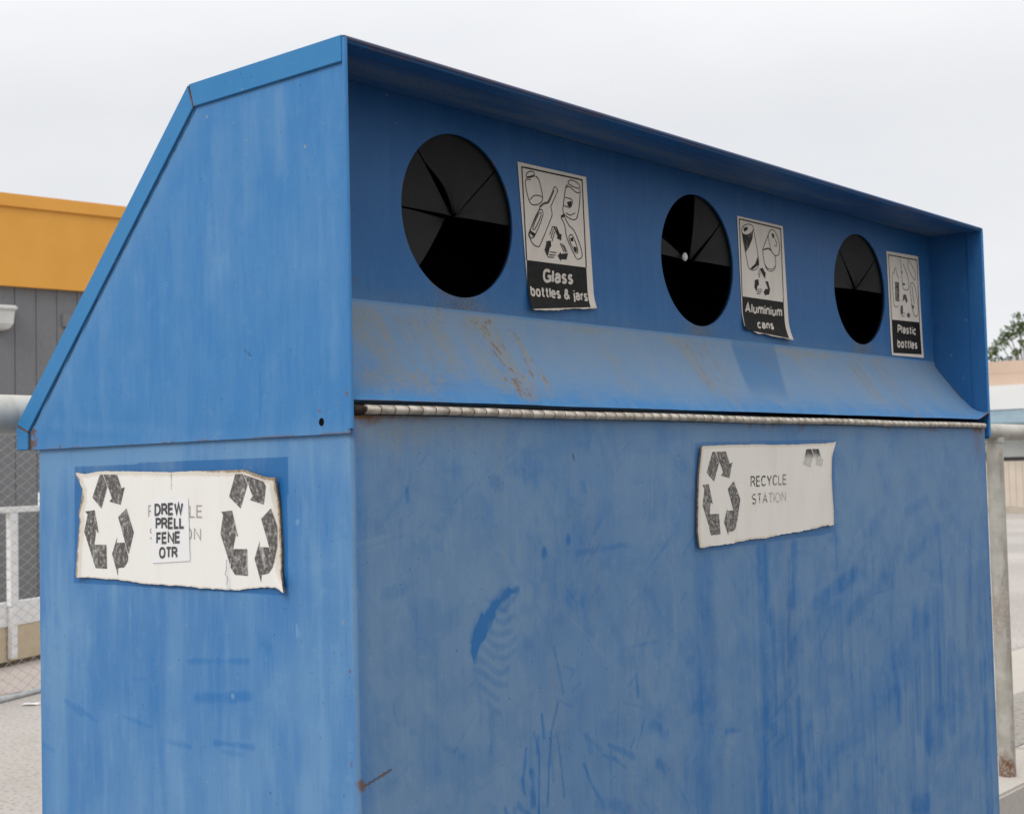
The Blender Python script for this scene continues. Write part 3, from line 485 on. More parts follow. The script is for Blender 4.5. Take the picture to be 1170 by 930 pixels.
mb = MB(); mb.add([at(x, z, o) for z, w, d in ((3.19, .105, .15), (3.06, .095, .13), (3.015, .07, .10), (3.0, .03, .06)) for x, o in ((-w, .004), (w, .004), (w, d), (-w, d))],
    [(i * 4 + j, i * 4 + (j + 1) % 4, i * 4 + 4 + (j + 1) % 4, i * 4 + 4 + j) for i in range(3) for j in range(4)] + [(12, 13, 14, 15), (0, 3, 2, 1)])
mb.build('diffuser', simple('frosted_diffuser', (.60, .60, .58), (.66, .66, .64), 8, .35), t, bevel=.006)

# white railing on a low tan wall, chain-link fence in front of it
at = frame((4.5124, 9.067), (.91262, .40882))
M_WHT = simple('white_railing_paint', (.70, .70, .69), (.78, .78, .77), 18, .5, bump=.03)
M_TAN = simple('tan_render', (.50, .40, .265), (.57, .465, .32), 7, .85, bump=.1)
lw = thing('low_wall', 'low tan rendered wall under the white railing', 'wall', tuple(at(0, 0, 0)))
mb = MB(); slab(mb, at, -6, 3.3, .045, .328, -.16, 0); mb.build('wall_panel', M_TAN, lw)
mb = MB()
s = -6
while s < 3.3: slab(mb, at, s, s + .19, -.1, .044, -.14, -.015); s += .2
slab(mb, at, -6, 3.3, -.1, .04, -.13, -.03, 1)
mb.build('brick_footing', [simple('brown_brick', (.10, .072, .05), (.20, .15, .105), 6, .9, bump=.2), simple('mortar', (.33, .30, .26), (.4, .37, .33), 40, .95)], lw)
rl = thing('white_railing', 'white tube handrail with posts and a white kick board', 'railing', tuple(at(0, .33, .02)))
mb = MB(); slab(mb, at, -6, 3.3, 1.266, 1.315, .012, .062); mb.build('top_rail', M_WHT, rl, bevel=.006)
mb = MB(); slab(mb, at, -6, 3.3, .331, .528, -.06, .012); mb.build('kick_board', M_WHT, rl, bevel=.004)
for s0 in (-5.6, -3.68, -1.78, .12, 2.05):
    mb = MB(); slab(mb, at, s0 - .05, s0 + .05, .5, 1.266, .016, .058); slab(mb, at, s0 - .036, s0 + .036, .07, .5, .014, .056); mb.build('post', M_WHT, rl)
mb = MB(); slab(mb, at, .50, .56, 1.31, 1.425, .014, .06); mb.build('finial', M_WHT, rl, bevel=.005)

at = frame((3.5852, 7.4167), (.91262, .40882))
M_GAL = simple('galvanised_wire', (.42, .43, .43), (.55, .56, .56), 60, .45, .35)
cf = thing('chain_link_fence', 'galvanised chain link fence with a bottom pipe, behind the bin', 'fence', tuple(at(0, 0, 0)))
def wire_mesh():
    mb = MB(); p = .072; h0, h1 = .045, 1.93; s0, s1 = -2.6, 2.6; r = .0025
    n = int((h1 - h0) / (p / 2)); k = 0
    cnt = int((s1 - s0) / p)
    for i in range(cnt):                                     # every wire zigzags from bottom to top and hooks its neighbour
        x = s0 + i * p; pts = []
        for j in range(n + 1):
            pts.append(at(x + (p / 2 if (j + i) % 2 else -p / 2), h0 + j * p / 2, .0025 if j % 2 else -.0025))
        # one straight run of 4-sided tube per bend
        mb.tube(pts, r, 4, False)
    return mb
wire_mesh().build('wire_mesh', M_GAL, cf, recalc=False)
mb = MB(); mb.tube([at(-2.8, .02), at(2.8, .02)], .02, 12); mb.build('bottom_pipe', simple('galvanised_pipe', (.36, .38, .38), (.48, .50, .50), 30, .5, .2), cf)
mb = MB(); mb.tube([at(-2.8, 1.955), at(2.8, 1.955)], .021, 12); mb.build('top_pipe', M_GAL, cf)
for s0 in (-2.7, 2.7): mb = MB(); mb.tube([at(s0, -.05), at(s0, 2.0)], .03, 12); mb.build('fence_post', M_GAL, cf)
mb = MB()
q = [(.02, 0, .004), (.05, .01, .010), (.09, -.02, .004), (.12, -.07, .011), (.08, -.10, .004), (.03, -.06, .012)]
mb.add([(3.59 + x, 7.18 + y, z + .004) for x, y, z in q] + [(3.655, 7.135, .016)], [(i, (i + 1) % 6, 6) for i in range(6)])
tag(mb.build('paper_scrap', M_CARD), 'scrap of white paper lying on the ground by the fence', 'litter')

# shops across the car park on the right
M_PCH = simple('peach_parapet', (.56, .425, .33), (.60, .46, .36), 1.2, .8)
M_CRM = simple('ribbed_cream_panel', (.60, .525, .44), (.66, .58, .49), 2, .75)
M_FSC = simple('white_fascia', (.70, .70, .69), (.74, .74, .73), .8, .6)
M_BLU = simple('pale_blue_awning', (.17, .245, .29), (.21, .285, .33), 3, .5)
M_GLS = simple('shopfront_glass', (.40, .43, .42), (.56, .58, .56), .6, .12, spec=.6)  # pale tone: reflection in the panes put into the base colour
M_DRK = simple('dark_window_frame', (.025, .025, .025), (.04, .04, .04), 8, .5)
X = 39.5
sb = thing('shop_building', 'long low shop with peach parapet and white fascia across the car park', 'building', (X, 14, 0))
mb = MB(); mb.box(X, X + 8, 2, 40, 4.095, 4.47); mb.box(X - .03, X + 8, 2, 40, 3.737, 4.088); mb.build('parapet', M_PCH, sb)
mb = MB(); mb.box(X - .25, X + .5, 2, 40, 3.02, 3.735); mb.build('fascia', M_FSC, sb)
mb = MB(); mb.add([(X - .2, 2, 3.018), (X - .2, 40, 3.018), (X - .9, 40, 2.62), (X - .9, 2, 2.62), (X - .2, 2, 2.98), (X - .2, 40, 2.98), (X - .9, 40, 2.56), (X - .9, 2, 2.56)], [(0, 1, 2, 3), (7, 6, 5, 4), (2, 6, 7, 3), (0, 4, 5, 1)])
mb.build('awning', M_BLU, sb)
mb = MB()
y = 2.
while y < 40: mb.box(X, X + .05, y + .008, y + .192, .0, 1.5); y += .2
mb.box(X + .02, X + .3, 2, 40, 0, 1.5); mb.box(X + .2, X + .3, 2, 40, 1.5, 3.02, 1); mb.build('wall', [M_CRM, M_PCH], sb)
for y0, y1 in ((4, 6.4), (6.6, 9), (9.2, 11.6), (11.8, 14.3)):
    mb = MB(); mb.box(X + .02, X + .06, y0, y1, 1.61, 3.0); w = mb.build('window', M_GLS, sb)
    mb = MB(); mb.box(X - .02, X + .10, y0 - .1, y1 + .1, 1.505, 1.608); mb.build('sill', M_DRK, w)
mb = MB(); mb.box(X - .03, X + .08, 14.44, 14.52, 1.61, 2.9); mb.box(X - .03, X + .08, 14.52, 16.4, 1.61, 1.70); mb.box(X + .0, X + .06, 14.52, 16.4, 1.70, 2.9, 0)
w = mb.build('window', M_DRK, sb, label='dark framed shop window')
mb = MB(); mb.box(X - .02, X - .005, 14.58, 14.78, 1.78, 2.02); mb.box(X - .02, X - .005, 14.6, 14.75, 2.06, 2.2); mb.box(X - .02, X - .005, 14.9, 15.6, 1.8, 2.1); mb.build('painted_reflection', M_GLS, w)  # pale boxes stand in for a reflection on the dark glass
mb = MB(); mb.box(38.2, 39.45, 2, 40, -.05, .13); o = mb.build('shop_kerb', simple('kerb_concrete', (.40, .34, .27), (.46, .40, .33), 3, .9)); o['kind'] = 'structure'

# trees behind the shops
def leaves(mb, c, rad, n, size, rng, mi=2, flat=1.):
    for _ in range(n):
        d = Vector((rng.gauss(0, 1), rng.gauss(0, 1), rng.gauss(0, 1) * flat)).normalized() * rad * rng.random() ** .4
        p = c + Vector((d.x, d.y, d.z * flat)); a = Vector((rng.gauss(0, 1), rng.gauss(0, 1), rng.gauss(0, 1))).normalized(); e = a.orthogonal().normalized(); s = size * rng.uniform(.6, 1.4)
        b_ = a.cross(e); mb.add([p - e * s, p + b_ * s * .42, p + e * s, p - b_ * s * .42], [(0, 1, 2, 3)], rng.randrange(mi))
M_LF = [simple('leaf_olive', (.085, .135, .04), (.125, .18, .06), 3, .7), simple('leaf_dark', (.055, .09, .03), (.08, .12, .04), 3, .7)]
M_LG = [simple('leaf_green', (.03, .065, .025), (.05, .09, .035), 3, .7), simple('leaf_deep_green', (.018, .04, .016), (.03, .055, .022), 3, .7)]
M_BRK = simple('bark', (.16, .13, .10), (.24, .20, .16), 5, .9, bump=.3)
rng = random.Random(5)
def tree(name, label, base, limbs, clumps, ML, n, size):
    t = thing(name, label, 'tree', base, None)
    mb = MB()
    for pts, rs in limbs: mb.tube(pts, rs, 8)
    mb.build('trunk', M_BRK, t, recalc=False)
    mb = MB()
    for c, r in clumps: leaves(mb, Vector(c), r, int(n * r * r), size, rng, 2, .8)
    mb.build('crown', ML, t, recalc=False)
    return t
B = Vector((58.3, 20.2, 0))
def L(a, b, r0, r1): 
    a = Vector(a); b = Vector(b); mid = (a + b) / 2 + Vector((rng.uniform(-.1, .1), rng.uniform(-.1, .1), .1)); return ([a, mid, b], [r0, (r0 + r1) / 2, r1])
c0 = B + Vector((0, 0, 4.6))
cl = [((58.0, 20.75, 7.0), .42), ((58.25, 20.45, 7.35), .40), ((58.4, 20.15, 7.15), .45), ((57.75, 21.1, 6.55), .38), ((57.6, 21.35, 6.2), .32), ((57.9, 20.95, 6.85), .28), ((58.35, 20.2, 6.55), .32), ((58.15, 20.5, 6.15), .25), ((58.6, 19.8, 7.3), .5), ((58.7, 19.5, 6.6), .5), ((58.2, 20.5, 7.75), .2), ((58.45, 20.1, 7.7), .2), ((59.1, 19.0, 7.1), .6), ((58.9, 19.4, 7.9), .45), ((57.5, 21.45, 5.9), .25)]
lm = [([B, B + Vector((.1, .05, 2.4)), c0], [.16, .13, .1])] + [L(c0, c, .05, .012) for c, r in cl]
tree('gum_tree', 'tall sparse olive tree rising above the shop roof', tuple(B), lm, cl, M_LF, 900, .085)
B = Vector((44.15, 15.6, 0)); cl = [((44.12, 15.7, 4.55), .55), ((44.3, 15.45, 4.5), .5), ((43.95, 15.95, 4.45), .45), ((44.15, 15.6, 4.2), .7)]
# stands behind the shop, so move it back beyond the roof's rear wall
sh = Vector((-1.441, -1.547, 1.498)); f_ = 1.16
cl = [(tuple(sh + (Vector(c) - sh) * f_), r * f_) for c, r in cl]; B = sh + (B - sh) * f_; B.z = 0
tree('round_bush_tree', 'dense dark green dome shaped tree just above the shop parapet', tuple(B), [([B, B + Vector((0, 0, 2.2)), B + Vector((0, 0, 4.4))], [.14, .12, .08])], cl, M_LG, 1500, .07)
cl = [((43.55, 16.5, 4.6), .4), ((43.4, 16.8, 4.5), .5), ((43.75, 16.25, 4.35), .3)]; cl = [(tuple(sh + (Vector(c) - sh) * f_), r * f_) for c, r in cl]; B = sh + (Vector((43.5, 16.6, 0)) - sh) * f_; B.z = 0
tree('shrub_tree', 'dark shrubby tree half hidden by the blue hood, left of the dome shaped one', tuple(B), [([B, B + Vector((0, 0, 2.2)), B + Vector((0, 0, 4.4))], [.12, .1, .07])], cl, M_LF, 1500, .07)

# galvanised pipe barrier behind the bin
g = G('weathered_galvanised_pipe'); n1 = g.noise((1, 1, 1), 9, 5); n2 = g.noise((1, 1, 1), 70, 4, .7); n3 = g.noise((12, 12, 1), 3, 4)
c = g.mix(g.ramp(n1, .3, .7), (.35, .335, .29), (.52, .50, .45)); c = g.mix(g.math('MULTIPLY', g.ramp(n3, .5, .75), .5), c, (.33, .29, .22)); c = g.mix(g.math('MULTIPLY', g.ramp(n2, .62, .72), .6), c, (.14, .12, .10))
c = g.mix(g.math('MULTIPLY', g.attr('rust'), g.ramp(n2, .25, .6), True), c, g.mix(n2, (.05, .022, .01), (.24, .10, .04)))
g.set('Base Color', c); g.set('Roughness', .5); g.set('Metallic', .1); g.bump(n2, .1)
M_PIPE = g.M
RY, RZ, RR = 1.0186, ZO + .0735, .0405
pr = thing('pipe_barrier', 'galvanised pipe barrier rail with round posts behind the blue bin', 'barrier', (2.3, RY, 0))
mb = MB(); n_ = 60; mb.tube([(-3.5 + 12.5 * i / n_, RY, RZ) for i in range(n_ + 1)], RR, 32); o = mb.build('rail', M_PIPE, pr, recalc=False); addattr(o, rust=lambda c: c[:, 0] * 0)
for xp in (-2.9, 2.3, 5.145, 8.2):
    mb = MB(); mb.tube([(xp, RY, -.02 + (RZ - .02) * i / 50) for i in range(51)], RR * .97, 32); mb.tube([(xp, RY, RZ - RR * 1.25), (xp, RY, RZ - RR * .6)], RR * 1.06, 32, False)
    o = mb.build('post', M_PIPE, pr, recalc=False)
    addattr(o, rust=lambda c: np.clip((1 - sm(.03, .085, c[:, 2] + .05 * (c[:, 0] - xp) / RR)) * sm(-.6, .5, -(c[:, 0] - xp) / RR) * 1.3 + (1 - sm(.004, .02, c[:, 2])) + .35 * (fbm(c[:, 0] / .03, c[:, 2] / .4, 3) > .6), 0, 1))

# ================================================================== THE RECYCLING BIN
L = 2.4956; HT = .607; YB = .3846; YC = .9436; ZC = .0477; YP = .1569; PT = .003
bin_ = thing('recycling_bin', 'large weathered blue steel recycling bin with three round openings', 'recycling bin', (1.25, .44, -.13))
Zw = lambda z: np.asarray(z) + ZO

# ---- body: one sheet bent round the front corner; wear map over the side and the front
BX0, BX1, BY0, BY1, BR = .006, 2.478, .004, .883, .009
zs = np.concatenate([np.arange(-ZO - .13, -1.30, .03), np.arange(-1.30, -.72, .006), np.arange(-.72, .0285, .0026), [.0285]])
sx = [BY1 - .0035 * i for i in range(int((BY1 - BY0 - BR) / .0035))] + [BY0 + BR]
path = [(BX0, y) for y in sx] + [(BX0 + BR - BR * math.cos(a), BY0 + BR - BR * math.sin(a)) for a in np.linspace(0, math.pi / 2, 7)[1:]]
x = BX0 + BR; st_ = .0022; ns = len(sx)
while x < BX1 - .012: x += st_; st_ = .0022 + .0022 * (x / BX1); path.append((x, BY0))
path += [(BX1 - .004, BY0 + .001), (BX1, BY0 + .006), (BX1, BY0 + .05), (BX1, BY1), (BX0, BY1)]
path = np.array(path); PXv, PYv = path[:, 0], path[:, 1]
X, Zg = np.meshgrid(PXv, zs, indexing='ij'); Y = np.meshgrid(PYv, zs, indexing='ij')[0]
front = (Y < BY0 + .0005) ; side = (X < BX0 + .0005)
wob = .0030 * (fbm(X / .35 + 3, Zg / .4, 5) - .5) * front; wobx = .0035 * (fbm(Y / .25 + 8, Zg / .35, 6) - .5) * side * sm(0, .06, Y - BY0 - BR)
X0_ = X.copy()
P = np.stack([X + wobx, Y + wob, Zw(Zg)], -1)
fresh = np.zeros(X.shape); chalk = np.zeros(X.shape); rust = np.zeros(X.shape); tan = np.zeros(X.shape); dark = np.zeros(X.shape)
F = front
vn = fbm(X / .012, Zg / .16, 11); vn2 = fbm(X / .05, Zg / .5, 12); bl = fbm(X / .16, Zg / .16, 13); fn = fbm(X / .004, Zg / .05, 14)
brush = fbm((X * .8 + Zg * .6) / .016, (Zg * .8 - X * .6) / .15, 15)
lowr = sm(.9, 1.4, X) * sm(-.18, -.55, Zg) + .25
acc = np.zeros(X.shape)
for pts, w, k in FRONT_STROKES:
    a = np.array(pts); pad = w * .0016 + .03
    mask = F & (X > a[:, 0].min() - pad) & (X < a[:, 0].max() + pad) & (Zg > a[:, 1].min() - pad) & (Zg < a[:, 1].max() + pad)
    if not mask.any(): continue
    xm = a[:, 0].mean(); sc_ = math.hypot(xm + 1.44, 1.55) / 1587.
    ww = w * sc_ * 1.45
    rib = abs(w - 6) < .01 and k == .5
    if rib: pts = spline(pts, 5)
    q = np.zeros(X.shape); q[mask] = stroke(X[mask], Zg[mask], pts, ww * (.78 if rib else 1), .6 if rib else .55 if w < 15 else .8, .0015 if rib else min(.012, ww * .8), 40)
    big = ww > .018
    q *= k * (.75 + .25 * fn if abs(w - 6) < .01 and k == .5 else .55 + .8 * fn if not big else .35 + 1.1 * vn)
    acc = np.maximum(acc, np.clip(q, 0, 1))
fresh += F * acc * .64
xs2 = X + .007 * (fbm(X / .006, Zg / .006, 33) - .5); zs2 = Zg + .010 * (fbm(X / .008, Zg / .010, 34) - .5); fresh += F * inpoly(xs2, zs2, SWOOSH) * sm(0, .005, polyedge(xs2, zs2, SWOOSH)) * (.40 + .42 * sm(.3, .6, fbm(X / .02, Zg / .02, 35)) + .5 * (fn - .5))
# streaks that run down from the sign and across the lower right, handling scuffs all over
fresh += F * sm(.50, .72, vn) * lowr * .20 * sm(.0, -.3, Zg) * sm(.3, .6, bl)
fresh += F * (sm(.45, .75, fbm(X / .07, Zg / .06, 16)) * .20 * (.4 + fn) + .16 * sm(.5, .72, fbm(X / .022, Zg / .03, 17)) * sm(.4, .65, fbm(X / .2, Zg / .15, 18)))
fresh += F * sm(.55, .72, brush) * .07 * sm(.4, .6, bl)
fresh += F * sm(.50, .75, vn2) * sm(.7, 1.1, X) * sm(-.2, -.45, Zg) * .24
for j in range(150):                                      # short knocks and drags from what people throw in
    cxm = random.uniform(.05, 2.45); czm = -random.uniform(.03, .95); ang = random.choice([random.uniform(-.5, .6), random.uniform(1.1, 1.9), random.uniform(.4, .9)]); ln = random.uniform(.01, .07)
    p2 = (cxm + math.cos(ang) * ln, czm + math.sin(ang) * ln); pad = .02
    mk = F & (np.abs(X - cxm) < ln + pad) & (np.abs(Zg - czm) < ln + pad)
    if mk.any(): fresh[mk] += stroke(X[mk], Zg[mk], [(cxm, czm), p2], random.uniform(.002, .007), .6, .006, j) * random.uniform(.06, .26)
fresh += F * (1 - sm(.0, .028 + .02 * vn, X - BX0 - .004)) * .42
fresh += F * (sm(BX1 - .05, BX1 - .004, X)) * .2
wr = random.Random(31)
for j in range(170):                                      # hand wipes and drags: soft bands with fine streaks along them
    cxm = wr.uniform(.03, 2.45) ** 1.0; czm = -wr.uniform(.02, 1.1); ang = wr.choice([wr.uniform(-.5, .7), wr.uniform(.5, 1.1), wr.uniform(1.3, 1.85), wr.uniform(-1.2, -.6)]); ln = wr.uniform(.03, .16); wd = wr.uniform(.006, .03); bow = wr.uniform(-2.5, 2.5)
    mk = F & (np.abs(X - cxm) < ln + .03) & (np.abs(Zg - czm) < ln + .03)
    if not mk.any(): continue
    u_ = (X[mk] - cxm) * math.cos(ang) + (Zg[mk] - czm) * math.sin(ang); v_ = -(X[mk] - cxm) * math.sin(ang) + (Zg[mk] - czm) * math.cos(ang) + bow * u_ ** 2
    band = np.exp(-(u_ / ln * 1.6) ** 2) * np.exp(-(v_ / wd * 1.5) ** 2) * sm(.38, .66, fbm(u_ / .06 + j, v_ / .0032, j))
    amt_ = wr.uniform(.10, .30)
    if wr.random() < .58: fresh[mk] += band * amt_
    else: chalk[mk] += band * amt_ * .8
gh = inpoly(X, Zg, FR_GHOST) & F
fresh = np.where(gh, np.maximum(fresh, .48), fresh)
chalk += F * (.16 * (bl - .45) * 2 * sm(-.7, -.1, Zg) + .10 * sm(.6, .3, X) )
gp = [(1.0 - .33, -.03), (1.0 - .12, -.03), (.86, -.22), (.665, -.21)]
chalk += F * (inpoly(X, Zg, gp)) * sm(0, .012, polyedge(X, Zg, gp)) * .10
top = sm(-.05, .02, Zg + .03 * (vn - .5))
tan += F * top * (1 - sm(.05, .5, X)) * .45 + F * sm(.62, .8, vn2) * .12
rust += F * (1 - sm(.0, .022, .0285 - Zg + .02 * (fbm(X / .02, Zg / .02, 8) - .4))) * ((1 - sm(.10, .26, X)) + .55 * (fbm(X / .05, Zg / .05, 9) > .64) + .8 * sm(2.36, 2.46, X))
rust += F * (1 - sm(.004, .06, np.abs(X - 2.42) + .04 * (vn - .4))) * sm(-.09, -.0, Zg) * .4
for a_, b_, w_ in (((.013, -.526), (.0145, -.534), .010), ((.02, -.531), (.075, -.517), .004), ((.55, -.035), (.552, -.045), .004)):
    mk = (Y < .012) & (X < .7); rust[mk] += stroke(X[mk], Zg[mk], [a_, b_], w_, .8, .010, 3) * .85
    dark[mk] += stroke(X[mk], Zg[mk], [a_, b_], w_ * .8, .5) * (.75 if w_ < .006 else .35)
mk = F & (X > 2.4); dark[mk] += stroke(X[mk], Zg[mk], [(2.46, -.455), (2.478, -.45)], .005, .4) * .8
# side face
S = side
clean = np.where(S, .85, 0.) + F * (1 - sm(.0, .02, X - BX0)) * .3
chalk += S * (-.36 + .24 * sm(.38, .7, fbm(Y / .16, Zg / .2, 24)) + .20 * sm(.46, .66, fbm(Y / .05, Zg / .5, 21)) * (.2 + 1.1 * fbm(Y / .3, Zg / .3, 22)) + .14 * sm(.5, .7, fbm(Y / .012, Zg / .12, 23)))
chalk += S * sm(-.1, -.03, Zg) * .25
chalk += S * (1 - sm(.0, .05, np.abs(Y - .83))) * .3
acc = np.zeros(X.shape)
for pts, w, k in SIDE_STROKES:
    mk = S & (Zg > min(p[1] for p in pts) - .04) & (Zg < max(p[1] for p in pts) + .04)
    acc[mk] = np.maximum(acc[mk], stroke(Y[mk], Zg[mk], pts, w * .00175, .6, .006, 50) * k)
fresh += S * acc * .38
fresh = np.where(S & inpoly(Y, Zg, SIDE_GHOST), np.maximum(fresh, .72), fresh)
for yy, zz, rr in ((.133, -.135, .0035), (.137, -.30, .003), (.137, -.31, .004), (.30, -.42, .003)): chalk += S * (np.hypot(Y - yy, (Zg - zz) * .7) < rr) * 1.3
rust += S * (np.hypot(Y - .018, Zg + .50) < .004) * .8 + S * (np.hypot(Y - .019, Zg + .36) < .003) * .8
ch_side = 1 - sm(.0, .02, np.hypot(X - BX0, Y - BY0))
body = gridmesh('body', P, M_BODY, bin_, dict(fresh=fresh, chalk=chalk, rust=np.clip(rust, 0, 1), tan=np.clip(tan, 0, 1), dark=np.clip(dark, 0, 1), clean=clean * ~(inpoly(Y, Zg, SIDE_GHOST) & S)))
mb = MB(); mb.box(BX0 + .012, BX1 - .012, BY0 + .013, BY1 - .01, ZO - .02, ZO + .018); mb.build('body_top_frame', M_GAP, bin_)
mb = MB(); mb.add([(BX0, BY0, -.13), (BX1, BY0, -.13), (BX1, BY1, -.13), (BX0, BY1, -.13)], [(0, 1, 2, 3)]); 

# ---- hood end plates
def plate_attrs(o, strokes=True):
    pass
def poly_grid(name, x, M, parent, flip):
    """end plate outer skin as a clipped fine grid, so that the wear map and the painted flange shadow have somewhere to live"""
    zz = np.unique(np.concatenate([np.linspace(0, HT, 150), [ZC]])); P = []; n = 190
    for z in zz:
        y1 = YC if z <= ZC else YC + (YB - YC) * (z - ZC) / (HT - ZC)
        P.append([(x, y1 * t, z + ZO) for t in np.linspace(0, 1, n)])
    P = np.array(P); Yg = P[..., 1]; Zr = P[..., 2] - ZO
    acc = np.zeros(Yg.shape)
    for pts, w, k in HOOD_STROKES: acc = np.maximum(acc, stroke(Yg, Zr, pts, w * .0019, .9, .02, 61) * k)
    vnn = fbm(Yg / .010, Zr / .12, 62); b2 = fbm(Yg / .12, Zr / .25, 63)
    ch = acc * .34 * (.35 + 1.1 * vnn) + .14 * sm(.45, .7, vnn) * b2 + .1 * (b2 - .5)
    slope = np.abs((Zr - ZC) * (YC - YB) + (Yg - YC) * (HT - ZC)) / math.hypot(YC - YB, HT - ZC)
    ch += .22 * (1 - sm(.04, .085, slope + .03 * (vnn - .5)))
    ch += .12 * (1 - sm(0, .03, Zr))
    d1 = np.minimum(np.minimum(HT - Zr, slope), YC - Yg)
    dk = (1 - sm(.0383, .0395, np.abs(d1 - .0392) + .0375)) * .9  # contact shadow beneath the flange edge, painted as a dark line
    ru = 1.0 * (np.abs(np.hypot(Yg - .896, Zr - .022) - .012) < .008) * (Zr > .0) * (fbm(Yg / .008, Zr / .02, 64) > .45)
    for yy, zz_, rr in ((.0715, .036, .0022), (.052, .03, .0015), (.028, .044, .0022), (.006, .060, .004), (.005, .003, .003), (.8, .002, .004), (.45, .001, .003)): ru = np.maximum(ru, 1 - sm(rr * .6, rr * 1.3, np.hypot(Yg - yy, Zr - zz_)))
    ru = np.maximum(ru, (1 - sm(.0, .004, Zr)) * (fbm(Yg / .03, Zr / .03, 65) > .55) * .6)
    dk = np.maximum(dk, .5 * (1 - sm(.0006, .0016, segdist(Yg, Zr, (.25, .145), (.235, .135))[0])))
    return gridmesh(name, P, M, parent, dict(fresh=np.zeros(Yg.shape), chalk=ch, rust=ru, tan=.25 * ru, dark=dk), flip=flip)
holes = []
for x0, x1, sgn in ((0, PT, -1), (L - PT, L, 1)):
    o = poly_grid('hood_end_plate', x0 if sgn < 0 else x1, M_SIDE, bin_, sgn > 0)
    pr_ = [(0, 0), (YC, 0), (YC, ZC), (YB, HT - .0005), (0, HT - .0005)]
    inner = x1 if sgn < 0 else x0
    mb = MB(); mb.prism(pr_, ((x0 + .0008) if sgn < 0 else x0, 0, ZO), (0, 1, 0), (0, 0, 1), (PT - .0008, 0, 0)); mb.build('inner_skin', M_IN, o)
    mb = MB(); mb.tube([(x0 + (.001 if sgn < 0 else .002), -.0005, ZO + .007), (x0 + (.001 if sgn < 0 else .002), -.0005, ZO + HT - .001)], .0042, 14); mb.build('rolled_edge', M_SIDE, o)
    mb = MB(); xo = x0 - .0004 if sgn < 0 else x1 + .0004; mb.prism([(.0655 + .0058 * math.cos(a * math.pi / 8), .0195 + .0063 * math.sin(a * math.pi / 8)) for a in range(16)], (xo, 0, ZO), (0, 1, 0), (0, 0, 1), (.0006 * -sgn, 0, 0)); mb.build('bolt_hole', M_BLK, o)
    # return hem along the front edge, on the inside
    mb = MB(); h0, h1 = (inner, inner + .004) if sgn < 0 else (inner - .004, inner); mb.box(h0, h1, .002, .042, ZO + .004, ZO + HT - .006); mb.build('front_hem', M_IN, o, bevel=.001)
# ---- roof, back slope and back lip, folded 38 mm down over both end plates
FW = .038
def off_line():
    pass
import itertools
prof_o = [(0, HT), (YB, HT), (YC, ZC), (YC, 0)]
inn = [(.0, HT - FW), (.3725, HT - FW), (YC - FW, .0345), (YC - FW, 0)]
th = .003
for nm, i in (('roof_sheet', 0), ('back_slope', 1), ('back_lip', 2)):
    a, b_ = prof_o[i], prof_o[i + 1]; dx, dz = b_[0] - a[0], b_[1] - a[1]; l = math.hypot(dx, dz); ny, nz_ = -dz / l, dx / l
    if nz_ < 0 or (abs(nz_) < 1e-6 and ny < 0): ny, nz_ = -ny, -nz_
    g0 = .0008 / l
    A = (a[0] + dx * g0, a[1] + dz * g0); Bq = (b_[0] - dx * g0, b_[1] - dz * g0)
    mb = MB(); v = []
    for xx in (-.004, L + .004):
        for p in (A, Bq): v += [(xx, p[0], p[1] + ZO), (xx, p[0] + ny * th, p[1] + nz_ * th + ZO)]
    mb.add(v, [(0, 1, 3, 2), (4, 6, 7, 5), (0, 4, 5, 1), (2, 3, 7, 6), (0, 2, 6, 4), (1, 5, 7, 3)])
    sh_ = mb.build(nm, M_FL if nm != 'roof_sheet' else M_FL, bin_)
    for xa, xb in ((-.0042, -.0002), (L + .0002, L + .0042)):
        ia, ib = inn[i], inn[i + 1]; g1 = .0009
        q = [(A[0] + ny * th, A[1] + nz_ * th), (Bq[0] + ny * th, Bq[1] + nz_ * th), (ib[0] - g1 * dx / l, ib[1] - g1 * dz / l), (ia[0] + g1 * dx / l, ia[1] + g1 * dz / l)]
        q = [(q[0][0] + (.0005 if i == 0 else 0), q[0][1])] + q[1:]
        mb = MB(); mb.prism(q, (xa, 0, ZO), (0, 1, 0), (0, 0, 1), (xb - xa, 0, 0)); mb.build('side_flange', M_FL, sh_, bevel=.0012)
    if i < 2:
        pj, qj = prof_o[i + 1], inn[i + 1]
        mb = MB(); dxm, dzm = qj[0] - pj[0], qj[1] - pj[1]; lm_ = math.hypot(dxm, dzm); tx, tz = -dzm / lm_ * .0009, dxm / lm_ * .0009
        mb.prism([(pj[0] - tx, pj[1] - tz), (pj[0] + tx, pj[1] + tz), (qj[0] + tx, qj[1] + tz), (qj[0] - tx, qj[1] - tz)], (-.0046, 0, ZO), (0, 1, 0), (0, 0, 1), (.004, 0, 0)); mb.build('rusty_seam', M_RST, sh_)
